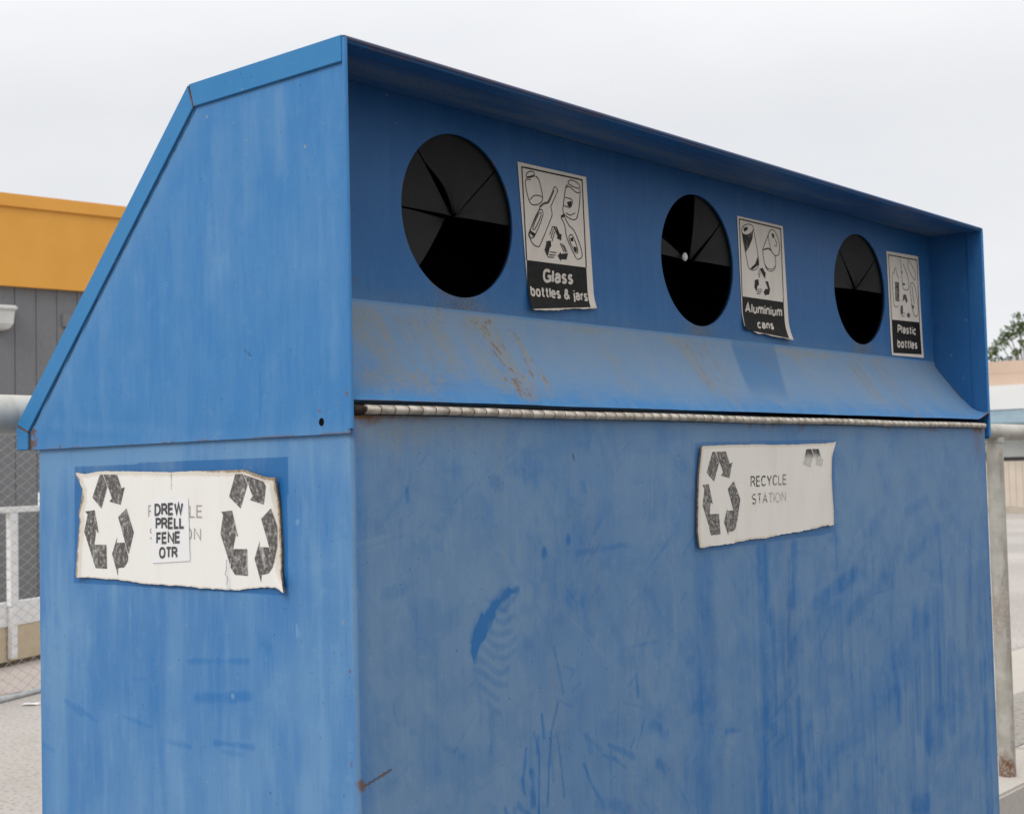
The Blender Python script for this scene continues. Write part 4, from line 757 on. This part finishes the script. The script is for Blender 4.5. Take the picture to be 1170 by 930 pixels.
# underside of the roof with its rusty hem line
xs_ = np.linspace(PT, L - PT, 500); ys_ = np.concatenate([np.linspace(.0, .05, 26), np.linspace(.054, YP, 26)])
Xr, Yr = np.meshgrid(xs_, ys_, indexing='ij')
Yr = np.where(np.arange(len(ys_))[None] == 1, 0., Yr); hemz = np.where(Yr < .0415, -.0045, 0.); hemz[:, 0] = .003 ; Pr = np.stack([Xr, Yr, ZO + HT - .0025 + hemz], -1)
rn_ = fbm(Xr / .06, Yr / .05, 71); r2 = fbm(Xr / .02, Yr / .012, 72)
ru = (1 - sm(.0015, .010, np.abs(Yr - .044) + .006 * (r2 - .4))) * (.5 + .9 * sm(.42, .58, rn_)) + (1 - sm(.0, .006, Yr + .008 * (r2 - .5))) * (.0 + .5 * sm(.5, .65, fbm(Xr / .09, Yr, 73)))
tn = .38 * sm(.38, .68, fbm(Xr / .25, Yr / .03, 74)) * sm(.045, .08, Yr) + .30 * r2 * (Yr > .045)
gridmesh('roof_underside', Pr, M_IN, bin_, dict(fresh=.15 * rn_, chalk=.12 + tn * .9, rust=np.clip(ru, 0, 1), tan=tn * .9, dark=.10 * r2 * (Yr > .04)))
mb = MB(); mb.tube([(0, .0, ZO + HT), (L, 0, ZO + HT)], .0035, 12); o = mb.build('roof_front_edge', M_IN, bin_, recalc=False)
addattr(o, rust=lambda c: np.clip(.6 * sm(.62, .76, fbm(c[:, 0] / .06, c[:, 2] / .01, 75)), 0, 1), tan=lambda c: .12 + 0 * c[:, 0])

# ---- recessed panel with three round openings
HC = [(.4257, .406), (1.2272, .4055), (2.0300, .4082)]; HR = .150
mb = MB(); cell = .175; zt, zb = HT - .003, .2236
def ringcell(cx_, cz_):
    n = 96; rings = []
    for k in range(14):
        t = k / 13
        ring = []
        for j in range(n):
            a = 2 * math.pi * j / n; c, s = math.cos(a), math.sin(a)
            q = cell / max(abs(c), abs(s)); r = HR + (q - HR) * t if t else HR
            ring.append((cx_ + c * r, YP, cz_ + s * r + ZO))
        rings.append(ring)
    v = [p for r in rings for p in r]; f = [(k * n + j, k * n + (j + 1) % n, (k + 1) * n + (j + 1) % n, (k + 1) * n + j) for k in range(13) for j in range(n)]
    mb.add(v, f)
    rim = [(p[0], YP + .004, p[2]) for p in rings[0]]
    mb.add(rings[0] + rim, [(j, (j + 1) % n, n + (j + 1) % n, n + j) for j in range(n)])
def rect(x0, x1, z0, z1, nx, nz2):
    v = [(x0 + (x1 - x0) * i / nx, YP, ZO + z0 + (z1 - z0) * j / nz2) for i in range(nx + 1) for j in range(nz2 + 1)]
    mb.add(v, [(i * (nz2 + 1) + j, (i + 1) * (nz2 + 1) + j, (i + 1) * (nz2 + 1) + j + 1, i * (nz2 + 1) + j + 1) for i in range(nx) for j in range(nz2)])
xe = [PT]
for c_ in HC: ringcell(*c_); xe += [c_[0] - cell, c_[0] + cell]
xe.append(L - PT)
for k in range(0, 8, 2): rect(xe[k], xe[k + 1], zb, zt, int((xe[k + 1] - xe[k]) / .007), 56)
for c_ in HC:
    rect(c_[0] - cell, c_[0] + cell, c_[1] + cell, zt, 48, 5) if c_[1] + cell < zt else None
    rect(c_[0] - cell, c_[0] + cell, zb, c_[1] - cell, 48, 2) if c_[1] - cell > zb else None
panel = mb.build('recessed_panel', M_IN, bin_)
def hd(c):
    return np.min([np.hypot(c[:, 0] - a, c[:, 2] - ZO - b) for a, b in HC], 0)
def below(c):
    t = 0
    for a, b in HC: t = t + np.exp(-((c[:, 0] - a) / .05) ** 2) * sm(b - .12, b - .15, c[:, 2] - ZO)
    return t
addattr(panel, tan=lambda c: np.clip(.55 * below(c) * (.3 + fbm(c[:, 0] / .02, c[:, 2] / .04, 81)) + .25 * sm(.27, .22, c[:, 2] - ZO) * fbm(c[:, 0] / .05, c[:, 2] / .05, 82), 0, 1),
    rust=lambda c: np.clip((hd(c) < .158) * (fbm(c[:, 0] / .008, c[:, 2] / .008, 83) > .74) * .7 + (fbm(c[:, 0] / .008, c[:, 2] / .008, 84) > .86) * .5, 0, 1),
    chalk=lambda c: .28 * sm(.34, .22, c[:, 2] - ZO) + .12 * sm(.45, .7, fbm(c[:, 0] / .012, c[:, 2] / .15, 85)) - .10 * sm(.4, .58, c[:, 2] - ZO) + .3 * (fbm(c[:, 0] / .006, c[:, 2] / .006, 86) > .85),  # also carries the hood's shade: top darkened, foot lightened
    dark=lambda c: .25 * below(c))
# rubber flaps cut into eight tongues; the lower tongues are torn out
PET = [[(0, 42, 0.06), (42, 132, .02), (132, 180, .05), (180, 226, .16)], [(0, 41, .05), (41, 88, .10), (163, 180, .12)], [(0, 39, .05), (39, 135, .03), (135, 183, .06)]]
for (cx_, cz_), pets in zip(HC, PET):
    ring = MB(); n = 96; yb = YP + .0065
    v = [(cx_ + math.cos(2 * math.pi * j / n) * r, y, cz_ + ZO + math.sin(2 * math.pi * j / n) * r) for r, y in ((.1515, yb), (.172, yb), (.172, yb + .004), (.1515, yb + .004)) for j in range(n)]
    ring.add(v, [(k * n + j, k * n + (j + 1) % n, ((k + 1) % 4) * n + (j + 1) % n, ((k + 1) % 4) * n + j) for k in range(4) for j in range(n)])
    gask = ring.build('opening_gasket', M_RUB, bin_)
    for a0, a1, bend in pets:
        fl = MB(); v = []; na, nr = max(6, int((a1 - a0) / 4)), 12
        for i in range(na + 1):
            for k in range(nr + 1):
                r = .155 - (.155 - .006) * k / nr; t = k / nr
                am = math.radians((a0 + a1) / 2); hw = math.radians((a1 - a0) / 2) - .003 - .0012 / r - .05 * t ** 3
                a = am + hw * (2 * i / na - 1)
                if (a0, a1) == (42, 132): a -= .30 * sm(.2, .9, t) * (i / na) ** 2
                v.append((cx_ + math.cos(a) * r, yb + .002 + bend * .1455 * t ** 1.6 + .0022 * math.sin(i * .45 + a0) * t * t, cz_ + ZO + math.sin(a) * r))
        nv = len(v); f = [(i * (nr + 1) + k, i * (nr + 1) + k + 1, (i + 1) * (nr + 1) + k + 1, (i + 1) * (nr + 1) + k) for i in range(na) for k in range(nr)]
        v += [(p[0], p[1] + .003, p[2]) for p in v]; f += [tuple(q_ + nv for q_ in q)[::-1] for q in f]
        e0 = [k for k in range(nr + 1)]; e1 = [na * (nr + 1) + k for k in range(nr + 1)]
        f += [(e[k], e[k + 1], e[k + 1] + nv, e[k] + nv) for e in (e0, e1) for k in range(nr)]
        fl.add(v, f); fl.build('rubber_flap', M_RUB, gask)
mb = MB(); mb.box(.02, L - .02, YP + .03, YB + .02, ZO + .19, ZO + HT - .02)   # black box: the unlit inside of the hood put into its colour
o = mb.build('dark_interior_box', M_BLK, bin_)
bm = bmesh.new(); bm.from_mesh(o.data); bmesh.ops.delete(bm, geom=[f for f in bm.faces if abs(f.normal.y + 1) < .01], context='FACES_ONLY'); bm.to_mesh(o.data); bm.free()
mb = MB(); q = [(0, 0), (.011, .002), (.014, .012), (.007, .021), (-.003, .016), (-.005, .006)]
mb.prism(q, (HC[1][0] - .040, YP + .010, HC[1][1] + ZO - .004), (1, 0, 0), (0, 0, 1), (0, .006, 0))
tag(mb.build('paper_scrap', simple('crumpled_paper', (.5, .48, .43), (.72, .70, .65), 120, .8, bump=.4), None, bevel=.002), 'tiny scrap of white paper caught in the flaps of the middle opening', 'litter')

# ---- sloping chute under the panel
cp = [(YP - .0006, .2330), (YP - .0018, .2255), (.1525, .2165), (.1465, .2075), (.1384, .1970), (.1054, .1555), (.0776, .1225), (.0598, .1035), (.0422, .0865), (.0245, .0725), (.012, .0620), (.003, .0545), (-.002, .0505)]
cp = np.array([(y, z) for y, z in cp]); tt = np.linspace(0, len(cp) - 1, 90); cpy = np.interp(tt, range(len(cp)), cp[:, 0]); cpz = np.interp(tt, range(len(cp)), cp[:, 1])
xs_ = np.linspace(PT + .0005, L - PT - .0005, 900); Xc, Tc = np.meshgrid(xs_, np.linspace(0, 1, 90), indexing='ij')
Yc_ = np.meshgrid(xs_, cpy, indexing='ij')[1]; Zc_ = np.meshgrid(xs_, cpz, indexing='ij')[1]
lift0 = .004 * (Xc / L) * sm(.6, 1, Tc)
lift = sm(L - .085, L - .004, Xc) * sm(.62, 1.0, Tc) * .020
lift2 = .0018 * (fbm(Xc / .2, Tc * 2, 90) - .5) * sm(.2, .6, Tc)
Pc = np.stack([Xc, Yc_ - lift * .3, ZO + Zc_ + lift + lift0 + lift2], -1)
v1 = fbm((Xc + .08 * Tc) / .016, Tc / .35, 91); v2 = fbm(Xc / .16, Tc / .5, 92); v3 = fbm((Xc + .08 * Tc) / .006, Tc / .18, 93)
chk = .56 * sm(.95, .25, Tc + .35 * (v2 - .5) + .2 * (v1 - .5)) - .20 + .14 * (v1 - .5)
chk -= .30 * sm(.66, .9, Tc) * sm(.35, .6, v1)
ru = np.zeros(Xc.shape); tn = .55 * sm(.5, .68, v2 + .25 * (v1 - .5)) * sm(.02, .2, Tc) * sm(.98, .6, Tc) + .16
def cst(pts, w, rag, s): return stroke(Xc, Tc * .22, [(a, b * .22) for a, b in pts], w, .8, rag, s)
rs = np.maximum.reduce([cst([(.475, .28), (.44, .72)], .05, .05, 1), cst([(.545, .40), (.53, .60)], .03, .04, 2), cst([(.36, .02), (.355, .14)], .05, .04, 3) * .6, cst([(.27, .40), (.22, .75)], .08, .07, 4) * .3, cst([(1.22, .2), (1.15, .6)], .10, .07, 4) * .35])
v4 = fbm((Xc + .07 * Tc) / .010, Tc / .10, 94); v5 = fbm(Xc / .005, Tc / .03, 95)
ru += rs * sm(.52, .68, .4 * v4 + .6 * v5) * .85; tn += rs * .75 * sm(.35, .62, v4)
rb = np.maximum(cst([(2.12, .15), (2.0, .98)], .05, .05, 5), cst([(1.98, .1), (1.92, .5)], .07, .05, 6) * .6)
tn += rb * .55 * sm(.35, .55, v3); ru += rb * .4 * sm(.52, .64, v3)
ru += (1 - sm(.0, .03, Xc - PT)) * 0 + sm(.97, .99, Tc) * ((1 - sm(.15, .24, Xc)) * .9 + .5 * (v1 > .58) + .9 * sm(2.36, 2.42, Xc))
ru += sm(L - .02, L - .004, Xc) * (v1 > .35) * .8 * sm(.1, .3, Tc) + sm(L - .09, L - .02, Xc) * sm(.84, .97, Tc) * .5
tq = np.clip(1 - Yc_ / .16, 0, 1); xl_ = Xc - (1.46 - .17 * tq + .006 * (v1 - .5)); hw_ = .10 - .03 * tq; dks = sm(-hw_ - .012, -hw_ + .006, xl_) * sm(hw_ + .012, hw_ - .006, xl_) * sm(0, .04, tq) * sm(.85, .45, tq)
dk = dks * .22
chk *= sm(-.02, .10, Tc); fr_ = dks * .1 + .22 * sm(.07, 0, Tc)  # shading of the fillet at the panel joint painted in as darker blue
gridmesh('chute', Pc, M_CH, bin_, dict(fresh=fr_, chalk=chk * (1 - .7 * dks), rust=np.clip(ru, 0, 1), tan=np.clip(tn * (1 - .6 * dks), 0, .8), dark=np.clip(dk, 0, 1)), flip=True)
mb = MB(); mb.box(PT, L - PT, .012, .02, ZO + .012, ZO + .047); mb.build('hinge_gap_strip', M_GAP, bin_)  # near-black strip: the dark of the gap above the hinge as colour
mb = MB(); mb.tube([(.006, .004, ZO + .0355), (.024, .004, ZO + .0355)], .0085, 16); mb.build('hinge_pin_socket', M_GAP, bin_)
# ---- piano hinge: turned barrel with a groove at every knuckle, and its leaf
mb = MB(); x = .026; K = .0305; hz = ZO + .0362
while x < L - .05:
    e_ = min(x + K, L - .044); dy = random.uniform(-.00025, .00025); dz = .0007 * math.sin(x * 9) + random.uniform(-.0002, .0002)
    mb.tube([(x + .0014, -.0035 + dy, hz + dz), (x + .0022, -.0035 + dy, hz + dz), (e_ - .0022, -.0035 + dy, hz + dz), (e_ - .0014, -.0035 + dy, hz + dz)], [.0066, .0074, .0074, .0066], 20); x += K
mb.build('piano_hinge', M_HNG, bin_, recalc=False); mb = MB(); mb.tube([(.024, -.0035, hz), (L - .044, -.0035, hz)], .0044, 14); mb.build('hinge_pin', M_GAP, bin_, recalc=False)

# ---- the two signs: warped plates with torn brown edges
def resample(P, n):
    P = np.array(P); d = np.r_[0, np.cumsum(np.hypot(*np.diff(P, axis=0).T))]; t = np.linspace(0, d[-1], n); return np.stack([np.interp(t, d, P[:, 0]), np.interp(t, d, P[:, 1])], -1)
def coons(T, R, B, Lf, nu, nv, tear, seed):
    T, B = resample(T, nu), resample(B, nu); Lf, R = resample(Lf, nv), resample(R, nv)
    w = np.arange(nu) / 9.; tear_ = lambda k, a: (fbm(np.arange(nu) / 5., np.full(nu, k * 3.3), seed) - .5) * a
    B[:, 1] += tear_(1, tear); T[:, 1] += tear_(2, tear * .5)
    u = np.linspace(0, 1, nu)[:, None, None]; v = np.linspace(0, 1, nv)[None, :, None]
    C = (1 - v) * T[:, None] + v * B[:, None] + (1 - u) * Lf[None] + u * R[None] - ((1 - u) * (1 - v) * T[0] + u * (1 - v) * T[-1] + (1 - u) * v * B[0] + u * v * B[-1])
    return C
def sign(name, label, T, R, B, Lf, to3, warp, edgefn, crackfn, Mface, thick=.004, tear=.004, seed=1, flip=False):
    C = coons(T, R, B, Lf, 260, 110, tear, seed); A, Zr = C[..., 0], C[..., 1]
    nu, nv = A.shape; u = np.linspace(0, 1, nu)[:, None] + 0 * A; v = np.linspace(0, 1, nv)[None] + 0 * A
    P = to3(A, Zr, warp(A, Zr) + thick)
    o = gridmesh(name, P, Mface, bin_, dict(edge=edgefn(u, v, A, Zr), crack=crackfn(A, Zr)), flip=flip)
    if label: o['label'] = label
    bd = [(i, 0) for i in range(nu)] + [(nu - 1, j) for j in range(1, nv)] + [(i, nv - 1) for i in range(nu - 2, -1, -1)] + [(0, j) for j in range(nv - 2, 0, -1)]
    a_ = np.array([A[i] for i in bd]); z_ = np.array([Zr[i] for i in bd]); w_ = warp(a_, z_)
    P2 = np.stack([to3(a_, z_, w_ + thick), to3(a_, z_, w_ + .0005)], 1); P2 = np.concatenate([P2, P2[:1]])
    gridmesh('torn_edge', P2, M_SGE, o)
    return o
to_side = lambda a, z, h: np.stack([BX0 - h, a, np.asarray(z) + ZO], -1)
to_front = lambda a, z, h: np.stack([np.asarray(a), BY0 - h, np.asarray(z) + ZO], -1)
SD = lambda a, z: .001 + .006 * sm(.28, .16, a) * sm(-.12, -.06, z) + .008 * sm(.19, .155, a) * sm(-.2, -.24, z) + .004 * sm(.70, .75, a) + .0015 * np.sin(a * 17)
ed_s = lambda u, v, a, z: np.clip(np.maximum.reduce([1.0 * (1 - v * 110 / 8.) * (.72 + .6 * sm(.5, .95, u)), 1.0 * (1 - (1 - u) * 260 / 11.) * sm(1.0, .86, v), 1.0 * (1 - u * 260 / 9.) * (.5 + .9 * (fbm(v * 7, v * 0, 5))), .55 * (1 - (1 - v) * 110 / 3.)]), 0, 1)
cr_s = lambda a, z: ((np.abs(a - .4515 - .0006 * np.sin(z * 300)) < .0009) & (z > -.082)) * (.35 + .5 * (fbm(a * 50, z / .01, 6) > .5))
ssgn = sign('side_sign', 'white sign with two worn recycling arrow triangles and a lettered card', SIDE_T, SIDE_R, SIDE_B, SIDE_L, to_side, SD, ed_s, cr_s, M_SGS, seed=3)
FD = lambda a, z: .001 + .004 * sm(1.0, .95, a) + .005 * sm(1.5, 1.545, a) * sm(-.06, -.01, z) + .001 * np.sin(a * 14)
ed_f = lambda u, v, a, z: np.clip(np.maximum.reduce([.8 * (1 - v * 110 / 5.), .95 * (1 - (1 - u) * 260 / 5.) * sm(.1, .2, v), .9 * (1 - u * 260 / 6.), .8 * (1 - (1 - v) * 110 / 4.) * (fbm(u * 14, u * 0, 9) > .42)]), 0, 1)
cr_f = lambda a, z: 0 * a
fsgn = sign('front_sign', 'yellowed white sign reading recycle station with half its print worn off', FR_T, FR_R, FR_B, FR_L, to_front, FD, ed_f, cr_f, M_SGF, seed=8, flip=True)
def art(name, polys, to3, warp, h, M, parent, label=None):
    mb = MB()
    for k_, (v, f) in enumerate(polys):                       # every stroke a hair above the one before, never two in one plane
        a = np.array([p[0] for p in v]); z = np.array([p[1] for p in v]); dh = np.array([p[2] if len(p) > 2 else 0. for p in v]) + k_ * 9e-6; P = to3(a, z, warp(a, z) + h + dh); mb.add([tuple(p) for p in P], f)
    return mb.build(name, M, parent, label=label)
def npoly(pts):
    bm = bmesh.new(); vs = [bm.verts.new((a, z, 0)) for a, z in pts]; f = bm.faces.new(vs); bmesh.ops.triangulate(bm, faces=[f])
    bmesh.ops.subdivide_edges(bm, edges=bm.edges[:], cuts=3, use_grid_fill=True); bm.verts.index_update()
    r = ([(v.co.x, v.co.y) for v in bm.verts], [tuple(v.index for v in f.verts) for f in bm.faces]); bm.free(); return r
TH = .004
art('recycling_arrows', [npoly(p) for p in ARROWS], to_side, SD, TH + .0005, M_INK, ssgn)
art('recycling_arrows', [npoly(p) for p in ARROWS2], to_side, SD, TH + .0005, M_INK, ssgn)
def bx(t, x0, x1):
    """baseline box for part of a longer line"""
    a, b_, c = t; return (a, b_, c)
R_, S_ = SIDE_TXT['R'], SIDE_TXT['S']
art('lettering', [fit_text('RECYCLE', R_, .11, .18), fit_text('STATION', S_, .11, .18)], to_side, SD, TH + .0004, M_INKT, ssgn)
cd = SIDE_CARD; cdn = 14
Cg = np.array([[(np.array(cd[0]) * (1 - s_) + np.array(cd[1]) * s_) * (1 - t_) + (np.array(cd[3]) * (1 - s_) + np.array(cd[2]) * s_) * t_ for t_ in np.linspace(0, 1, cdn)] for s_ in np.linspace(0, 1, cdn)])
card = gridmesh('lettered_card', to_side(Cg[..., 0], Cg[..., 1], SD(Cg[..., 0], Cg[..., 1]) + TH + .0014), M_CARD, bin_, label=None) if False else gridmesh('lettered_card', to_side(Cg[..., 0], Cg[..., 1], SD(Cg[..., 0], Cg[..., 1]) + TH + .0014), M_CARD, bin_)
card['label'] = 'small white card lettered in four lines stuck on the side sign'
art('lettering', [fit_text(k, SIDE_TXT[k], .20, .06) for k in ('DREW', 'PRELL', 'FENE', 'OTR')], to_side, SD, TH + .0020, M_CINK, card)
art('recycling_arrows', [npoly(p) for p in FR_ARROWS], to_front, FD, TH + .0005, M_INKF, fsgn)
art('worn_arrow', [npoly(p) for p in FR_ARROWS2], to_front, FD, TH + .0005, M_INKD, fsgn)
art('lettering', [fit_text('RECYCLE', FR_TXT['RECYCLE'], .125, .16)], to_front, FD, TH + .0005, M_INKR, fsgn)
art('lettering', [fit_text('STATION', FR_TXT['STATION'], .125, .16)], to_front, FD, TH + .0005, M_INKR2, fsgn)
# a loose thread of string hanging off the side sign
mb = MB(); mb.tube([to_side(np.array(a), np.array(z), .009) for a, z in ((.300, -.197), (.301, -.213), (.304, -.221), (.299, -.226), (.300, -.238), (.296, -.247))], .0008, 6, True); mb.build('loose_string', simple('string', (.25, .3, .4), (.6, .6, .6), 90, .9), ssgn, recalc=False)

# ---- the three labels beside the openings
def label_(S, label, worn, curl, torn):
    o_ = S['outline']; TL, TR, BRt, BLt = [np.array(p) for p in o_]
    nu, nv = 60, 90; u = np.linspace(0, 1, nu)[:, None, None]; v = np.linspace(0, 1, nv)[None, :, None]
    C = (1 - v) * ((1 - u) * TL + u * TR) + v * ((1 - u) * BLt + u * BRt); A, Zr = C[..., 0], C[..., 1].copy()
    zb0 = min(BLt[1], BRt[1]); ht = TL[1] - zb0; xl, xr = min(TL[0], BLt[0]), max(TR[0], BRt[0])
    if torn: Zr += (v[..., 0] ** 30) * .006 * (fbm(A / .03, A * 0, 7) - .5) + (v[..., 0] ** 12) * torn * sm(xl + .07, xl, A) * .012
    def warp(a, z):
        a = np.asarray(a); z = np.asarray(z); t = np.clip((zb0 + .055 - z) / .055, 0, 1.3)
        return .0012 + curl * t ** 2 * (.45 + .55 * np.clip((a - xl) / (xr - xl), 0, 1)) + curl * .5 * t * sm(xl + .04, xl, a)
    to3 = lambda a, z, h: np.stack([np.asarray(a), YP - h, np.asarray(z) + ZO], -1)
    e = np.minimum.reduce([u[..., 0] * 60 + 0 * A, (1 - u[..., 0]) * 60 + 0 * A, v[..., 0] * 90 + 0 * A])
    ed = np.where(torn, np.clip(1 - (1 - v[..., 0]) * 90 / 2.5, 0, 1) * .9, 0) + .22 * np.clip(1 - e / 2., 0, 1)
    o = gridmesh('label', to3(A, Zr, warp(A, Zr)), M_LAB, bin_, dict(edge=ed, crack=0 * A), flip=True); o['label'] = label
    q = np.array(S['black']); q0, q1, q2, q3 = q
    if torn: q2 = q2 - [0, .05]; q3 = q3 - [0, .05]
    uu = np.linspace(0, 1, 40)[:, None, None]; vv = np.linspace(0, 1, 50)[None, :, None]
    Cb = (1 - vv) * ((1 - uu) * q0 + uu * q1) + vv * ((1 - uu) * q3 + uu * q2)
    Zq = Cb[..., 1].copy()
    if torn:                                                 # field runs off the torn lower edge
        lo = np.interp(Cb[..., 0], [BLt[0], BRt[0]], [BLt[1], BRt[1]]) + .003
        Zq = np.maximum(Zq, lo)
    f = gridmesh('black_field', to3(Cb[..., 0], Zq, warp(Cb[..., 0], Zq) + .0005), M_LBLK, o, flip=True)
    L_ = M_LINKP if worn else M_LINK
    (x0, z0), (x1, z1) = S['border']; bl_, br_ = q0, q1
    r_ = .006
    bd = spline([tuple(bl_), (x0 + .3 * (bl_[0] - x0), z0 - .3 * (z0 - bl_[1])), (x0, z0 - r_), (x0 + r_ * .3, z0 - r_ * .3), (x0 + r_, z0), ((x0 + x1) / 2, (z0 + z1) / 2), (x1 - r_, z1), (x1 - r_ * .3, z1 - r_ * .3), (x1, z1 - r_), (x1 + .3 * (br_[0] - x1), z1 - .3 * (z1 - br_[1])), tuple(br_)], 4)
    art('border_line', [ribbon(bd, .0032)], to3, warp, .0005, M_LINK, o)
    art('drawing', [ribbon(spline(p), .0019 if not worn else .0022) for p in S['lines']] + [npoly(p) for p in S['fills']], to3, warp, .0006, L_, o)
    art('lettering', [fit_text(t, b_, .205, .05) for t, b_ in S['text']], to3, warp, .0011, M_LTXT, f)
label_(S1, 'label for glass bottles and jars with a curled torn lower edge', False, .016, .3)
label_(S2, 'label for aluminium cans with a torn lower left corner', False, .012, 1.)
label_(S3, 'label for plastic bottles with faded drawings', True, .001, 0)
